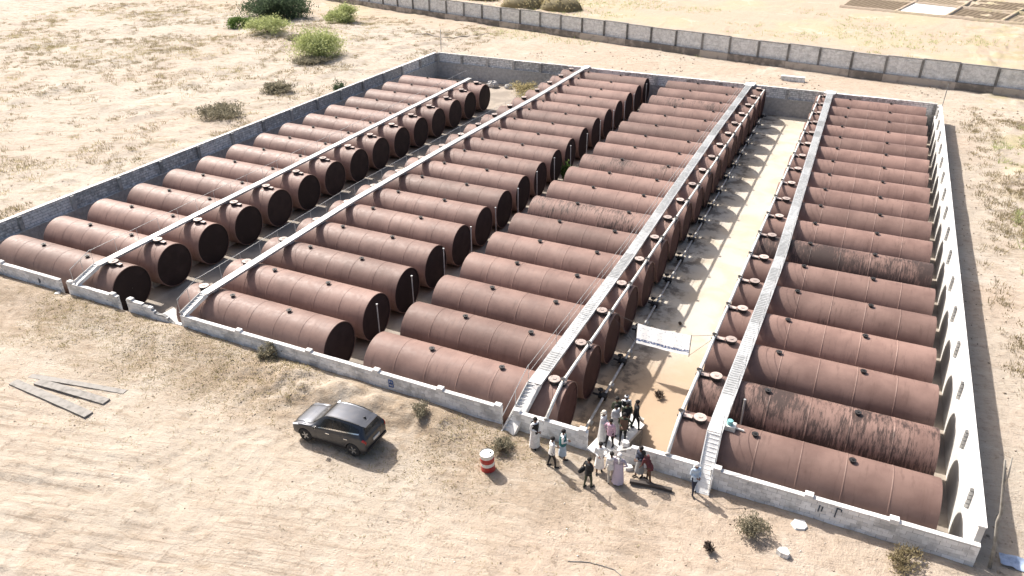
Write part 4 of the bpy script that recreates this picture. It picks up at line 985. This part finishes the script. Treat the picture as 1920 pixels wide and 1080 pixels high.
def leaves(n, rx, ry, rz, zc, size, clumps, seed, flat=.5):
    g = np.random.default_rng(seed); cc = g.normal(size=(clumps,3)); cc /= np.linalg.norm(cc, axis=1)[:,None]; cc *= (g.random((clumps,1))**.45); cc[:,2] = np.where(cc[:,2] < -.35, -cc[:,2]*.5, cc[:,2])
    pick = g.integers(0, clumps, n); sp = g.uniform(.10,.26,(clumps,1)); p = cc[pick]*.86 + g.normal(size=(n,3))*sp[pick]; p = p*np.array([rx,ry,rz])+np.array([0,0,zc]); p[:,2] = np.maximum(p[:,2], .04)
    d = g.normal(size=(n,3)); d[:,2] = np.abs(d[:,2])*.7+flat; d /= np.linalg.norm(d, axis=1)[:,None]; u = np.cross(d, g.normal(size=(n,3))); u /= np.linalg.norm(u, axis=1)[:,None]
    s_ = size*g.uniform(.5,1.3,(n,1)); V = np.stack([p-u*s_*.28, p+d*s_*.5-u*s_*.05+u*s_*.36, p+d*s_*1.1, ], 1); V2 = np.stack([p-u*s_*.28, p+u*s_*.28, p+d*s_*1.1], 1)
    return V2.reshape(-1,3), np.arange(3*n).reshape(-1,3), cc*np.array([rx,ry,rz])*.8+np.array([0,0,zc])
def bush(name, label, cat, x, y, rx, rz, n, size, mat, seed, clumps=30, stems=12, z=None, group=None, ry=None):
    z = gz(x*S, y*S) if z is None else z; r = thing(name, label, cat, (x*S, y*S, z), 0, group)
    V, F_i, cc = leaves(n, rx, ry or rx, rz, rz*.5, size, clumps, seed); put('crown', np_mesh('crown', V, F_i, M[mat]), r)
    mb = MB()
    for k in range(stems):
        e = Vector(cc[k % len(cc)]); m_ = Vector((e.x*.4, e.y*.4, max(.05, e.z*.55))); mb.tube([(e.x*.04, e.y*.04, -.1), m_, e], [.05*rz**.5, .03*rz**.5, .012], 5)
    mb.build('trunk', M['bark'], r); return r
bush('tree', 'large dark green tree beside the boundary wall', 'tree', -27.0, 23.3, 6.2, 3.2, 15000, .36, 'leaf_dark', 1, 46, 20, ry=5.0)
bush('bush', 'lime green bush in front of the dark tree', 'bush', -24.5, 19.8, 3.6, 1.6, 6000, .26, 'leaf_lime', 2, 34, group='green bushes outside the grey wall')
bush('bush', 'round lime green bush with dead branches at its foot', 'bush', -19.6, 17.0, 3.8, 2.6, 11000, .26, 'leaf_lime', 3, 44, group='green bushes outside the grey wall')
bush('bush', 'lime green bush close to the boundary wall', 'bush', -23.3, 23.7, 3.2, 2.0, 6000, .28, 'leaf_lime', 4, 32, group='green bushes outside the grey wall')
bush('bush', 'small pale bush left of the dark tree', 'bush', -26.8, 20.6, 2.2, 1.3, 3000, .24, 'leaf_mid', 5, 22, group='green bushes outside the grey wall')
bush('bush', 'dark creeper clump against the outside of the grey wall', 'bush', -14.9, 11.95, .9, 1.5, 3600, .16, 'leaf_dark', 6, 22, group='green bushes outside the grey wall')
bush('weed', 'green weed growing between the dark tank ends', 'plant', -6.02, 9.1, .55, 1.5, 900, .26, 'leaf_mid', 7, 10, 8, FLOOR_Z)
bush('shrub', 'grey-green dry shrub on the sand before the white-wall row', 'shrub', .20, -1.10, .75, .62, 1700, .10, 'leaf_grey', 8, 24, 16)
bush('shrub', 'round dry shrub beside the red and white drum', 'shrub', -2.97, -1.03, .62, .42, 1700, .09, 'leaf_grey', 9, 20, 14)
bush('shrub', 'straggly dry shrub below the marked wall near the corner', 'shrub', 1.78, -.84, .8, .4, 900, .12, 'leaf_dry', 10, 14, 14)
bush('shrub', 'grey dry shrub leaning on the long wall', 'shrub', -7.1, -.70, .6, .6, 1400, .10, 'leaf_grey', 12, 18, 12)
bush('shrub', 'small dry shrub on the dug soil behind the car', 'shrub', -4.25, -.98, .55, .4, 1100, .09, 'leaf_grey', 13, 16, 12)
for k, (x, y, rx, rz, l) in enumerate(((-17.5,12.0,2.0,.75,'pile of dead grey brush outside the grey wall, the farther one'), (-17.2,9.0,2.6,.9,'broad pile of dead grey brush outside the grey wall, the nearer one'), (-19.2,15.9,2.6,.6,'dead branches heaped beside the round green bush'), (-22.5,19.3,2.0,.5,'small heap of dead brush between green bushes'))):
    bush('brush_pile', l, 'brush pile', x, y, rx, rz, 2600, .24, 'leaf_grey', 20+k, 30, 20, group='dead brush piles')
for k, (x, y, rx, rz, l) in enumerate(((-17.2,31.6,4.6,2.3,'straw stack beyond the boundary wall with a rounded top'), (-15.1,31.6,4.2,2.1,'straw stack beyond the boundary wall, flatter one'), (-20.4,33.0,3.6,1.6,'small straw stack beyond the boundary wall'))):
    r = thing('straw_stack', l, 'straw stack', (x*S, y*S, gz(x*S, y*S)), 0, 'straw stacks beyond the boundary wall')
    n, m_ = 26, 8; vs_ = []; fs = []
    for j in range(m_+1):
        t_ = j/m_
        for i in range(n): q = 2*math.pi*i/n; rr = rx*math.cos(t_*math.pi/2*.97)**.7*(1+.16*float(fbm(math.cos(q)*2+k*7, math.sin(q)*2+t_*3, 3, 3))); vs_.append((rr*math.cos(q), rr*.8*math.sin(q), rz*math.sin(t_*math.pi/2)**1.1-.1))
    for j in range(m_):
        for i in range(n): a = j*n+i; b = j*n+(i+1) % n; fs.append((a, b, b+n, a+n))
    MB().add(vs_, fs).build('heap', M['leaf_dry'], r, smooth=True)
    V, F_i, cc = leaves(2600, rx, rx*.8, rz, rz*.25, .4, 60, 40+k); put('loose_straw', np_mesh('loose_straw', V, F_i, M['leaf_straw']), r)
bush('weed', 'pale straw weeds piled against the shaded end wall', 'plant', -9.9, 16.2, 2.4, .8, 2600, .2, 'leaf_straw', 51, 26, 10, FLOOR_Z, 'weeds in the empty end of the first row')
bush('weed', 'yellow-green weeds in the empty end of the first row', 'plant', -9.75, 15.2, 1.6, .7, 1800, .18, 'leaf_lime', 52, 20, 8, FLOOR_Z, 'weeds in the empty end of the first row')
bush('weed', 'pale weeds beside the last tank of the short row', 'plant', -10.6, 16.7, 1.9, .9, 2000, .2, 'leaf_straw', 53, 22, 8, FLOOR_Z, 'weeds in the empty end of the first row')
for k, (x, y, sz, l) in enumerate(((-11.9,16.9,.75,'large grey boulder against the shaded end wall'), (-11.3,16.95,.5,'dark grey boulder beside the large one'), (-9.2,16.7,.7,'grey boulder among the pale weeds'), (-9.55,15.6,.5,'dark rock in the weeds of the first row'), (-8.95,16.2,.5,'flat grey rock nearest the second row'))):
    n, m_ = 12, 7; vs_ = []; fs = []
    for j in range(m_+1):
        ph = -math.pi/2+math.pi*j/m_
        for i in range(n): q = 2*math.pi*i/n; rr = sz*(1+.45*float(fbm(math.cos(q)*1.6+k*5+ph, math.sin(q)*1.6-ph, 7, 2))); vs_.append((rr*math.cos(ph)*math.cos(q), rr*.8*math.cos(ph)*math.sin(q), rr*.75*math.sin(ph)))
    for j in range(m_):
        for i in range(n): a = j*n+i; b = j*n+(i+1) % n; fs.append((a, b, b+n, a+n))
    tag(MB().add(vs_, fs).build('boulder', M['stone'], None, (x*S, y*S, FLOOR_Z+sz*.4)), l, 'rock', 'rocks in the empty end of the first row')

# uncountable ground cover: clods, dry tufts, scrub
def scatter(n, x0, x1, y0, y1, dens, seed):
    g = np.random.default_rng(seed); x = g.uniform(x0, x1, n); y = g.uniform(y0, y1, n); ok = dens(x, y) > g.random(n)
    ok &= ~((x > HX0-.5) & (x < HX1+.5) & (y > HY0-.25) & (y < HY1+.5)); return x[ok], y[ok], g
def clods(label, n, box, dens, smin, smax, seed, mat):
    x, y, g = scatter(n, *box, dens, seed); k = len(x); z = ground_h(x, y); s_ = smin+(smax-smin)*g.random(k)**3
    base = np.array([(1,0,0),(-1,0,0),(0,1,0),(0,-1,0),(0,0,1),(0,0,-1)], float); fc = np.array([(0,2,4),(2,1,4),(1,3,4),(3,0,4),(2,0,5),(1,2,5),(3,1,5),(0,3,5)])
    V = base[None]*(g.uniform(.5,1.2,(k,6,1)))*s_[:,None,None]; V[:,:,2] *= .65; a = g.uniform(0, 6.28, k); c, s2 = np.cos(a), np.sin(a)
    X_ = V[:,:,0]*c[:,None]-V[:,:,1]*s2[:,None]; Y_ = V[:,:,0]*s2[:,None]+V[:,:,1]*c[:,None]
    V = np.stack([X_+x[:,None], Y_+y[:,None], V[:,:,2]+z[:,None]+s_[:,None]*.15], -1); F_i = fc[None]+6*np.arange(k)[:,None,None]
    tag(put('clods', np_mesh('clods', V.reshape(-1,3), F_i.reshape(-1,3), M[mat])), label, 'clods', kind='stuff')
def tufts(name, label, n, box, dens, h, blades, seed, mat, spread=.12):
    x, y, g = scatter(n, *box, dens, seed); k = len(x); z = ground_h(x, y); sc = g.uniform(.5,1.35,(k,1))
    a = g.uniform(0, 6.28, (k, blades)); ln = h*sc*g.uniform(.5,1.2,(k,blades)); out = g.uniform(.2,1.1,(k,blades))*ln; bx = x[:,None]+np.cos(a)*spread*sc*g.random((k,blades)); by = y[:,None]+np.sin(a)*spread*sc*g.random((k,blades))
    wv = .022+.02*h; px, py = -np.sin(a)*wv, np.cos(a)*wv; zz = np.broadcast_to(z[:,None], a.shape)-.02
    V = np.stack([np.stack([bx-px, by-py, zz], -1), np.stack([bx+px, by+py, zz], -1), np.stack([bx+np.cos(a)*out, by+np.sin(a)*out, zz+ln], -1)], 2).reshape(-1,3)
    tag(put(name, np_mesh(name, V, np.arange(len(V)).reshape(-1,3), M[mat])), label, 'grass', kind='stuff')
def belt(x, y): return (.10+.9*sstep(-8.5,-5,y)*sstep(-2,-14,x))*sstep(-.25,.2,fbm(x*.25,y*.25,101,3))
plain('clod', (.44,.36,.275), .95, 0, .25, 3.); plain('pebble', (.60,.55,.47), .9, 0, .2, 3.)
clods('loose brown clods scattered over the sand in front of the wall', 12000, (-55,14,-18.5,-2.2), belt, .02, .07, 61, 'clod')
clods('small pale stones scattered over the open sand', 3000, (-40,16,-18.5,-2.2), lambda x, y: .5+0*x, .012, .06, 62, 'pebble')
clods('clods and stones on the open ground by the grey wall', 4500, (-125,-53.5,-2,80), lambda x, y: sstep(-.3,.2,fbm(x*.15,y*.15,105,3)), .04, .14, 63, 'clod')
clods('clods and stones outside the white wall', 2200, (9.2,24,-4,70), lambda x, y: sstep(-.3,.2,fbm(x*.2,y*.2,107,3)), .03, .11, 64, 'clod')
clods('clods on the strip between the end wall and the boundary wall', 2500, (-60,24,64,84), lambda x, y: sstep(-.1,.3,fbm(x*.12,y*.2,109,3)), .05, .18, 65, 'clod')
tufts('dry_grass', 'dry straw tufts over the tan belt along the front wall', 17000, (-55,-3,-12.,-2.4), belt, .075, 7, 71, 'leaf_straw', .2)
tufts('dry_scrub', 'low dry scrub dotting the plain outside the grey wall', 11000, (-140,-53.5,-2,92), lambda x, y: sstep(-.1,.3,fbm(x*.16,y*.16,115,3)), .24, 24, 72, 'leaf_dry', .6)
tufts('dry_scrub', 'straw-coloured scrub outside the grey wall', 3000, (-140,-53.5,-2,92), lambda x, y: sstep(-.02,.3,fbm(x*.12+9,y*.12,117,3)), .28, 40, 73, 'leaf_straw', 1.0)
tufts('dry_scrub', 'straw and yellow scrub outside the white wall', 5200, (10.8,26,-4,72), lambda x, y: sstep(-.15,.25,fbm(x*.2,y*.2,119,3))*sstep(10.5,14,x), .22, 26, 74, 'leaf_dry', .55)
tufts('green_scrub', 'sparse green scrub outside the white wall', 1500, (13.5,26,22,64), lambda x, y: sstep(.0,.3,fbm(x*.16,y*.16,121,3)), .40, 10, 75, 'leaf_lime', .34)
tufts('green_scrub', 'yellow-green growth on the flat beyond the boundary wall', 4500, (-60,30,84,135), lambda x, y: sstep(.0,.3,fbm(x*.06,y*.08,123,3)), .35, 7, 76, 'leaf_lime', .5)

# odds and ends
def ground_tube(name, pts, r_, mat, label, cat):
    c = pts[len(pts)//2]; o = Vector((c[0]*S, c[1]*S, gz(c[0]*S, c[1]*S))); q = []
    for a, b in zip(pts, pts[1:]):
        for k in range(6): x, y = [(a[i]+(b[i]-a[i])*k/6)*S for i in (0,1)]; q.append((x-o.x, y-o.y, gz(x, y)+r_*.7-o.z))
    return tag(MB().tube(q, r_, 7).build(name, M[mat], None, tuple(o), True), label, cat)
ground_tube('long_pipe', [(-18.5,22.4),(-16.5,22.45),(-15.4,24.4)], .06, 'wood', 'long curved pole lying on the strip before the boundary wall', 'pole')
ground_tube('hose', [(-1.55,-2.36),(-1.33,-2.27),(-1.05,-2.26),(-.86,-2.36)], .022, 'wood', 'thin curved hose lying on the sand', 'hose')
r = thing('scrap_lump', 'dark rusty lump of scrap on the open sand', 'scrap', (-.19*S, -1.58*S, gz(-.19*S, -1.58*S)))
V, F_i, cc = leaves(160, .28, .24, .22, .12, .16, 8, 90); put('scraps', np_mesh('scraps', V, F_i, M['bark']), r)

for x, y, sz, l in ((-1.53,1.42,.28,'dark lump of scrap on the sandy lane before the banner'), (-1.60,.62,.16,'small dark stone on the sandy lane by the landing'), (-1.75,3.6,.15,'small dark stone on the lane beyond the banner')):
    r = thing('scrap_lump', l, 'scrap', (x*S, y*S, FLOOR_Z)); V, F_i, cc = leaves(120, sz, sz, sz*.8, sz*.4, sz*.8, 6, int(abs(x*1000))); put('scraps', np_mesh('scraps', V, F_i, M['bark']), r)
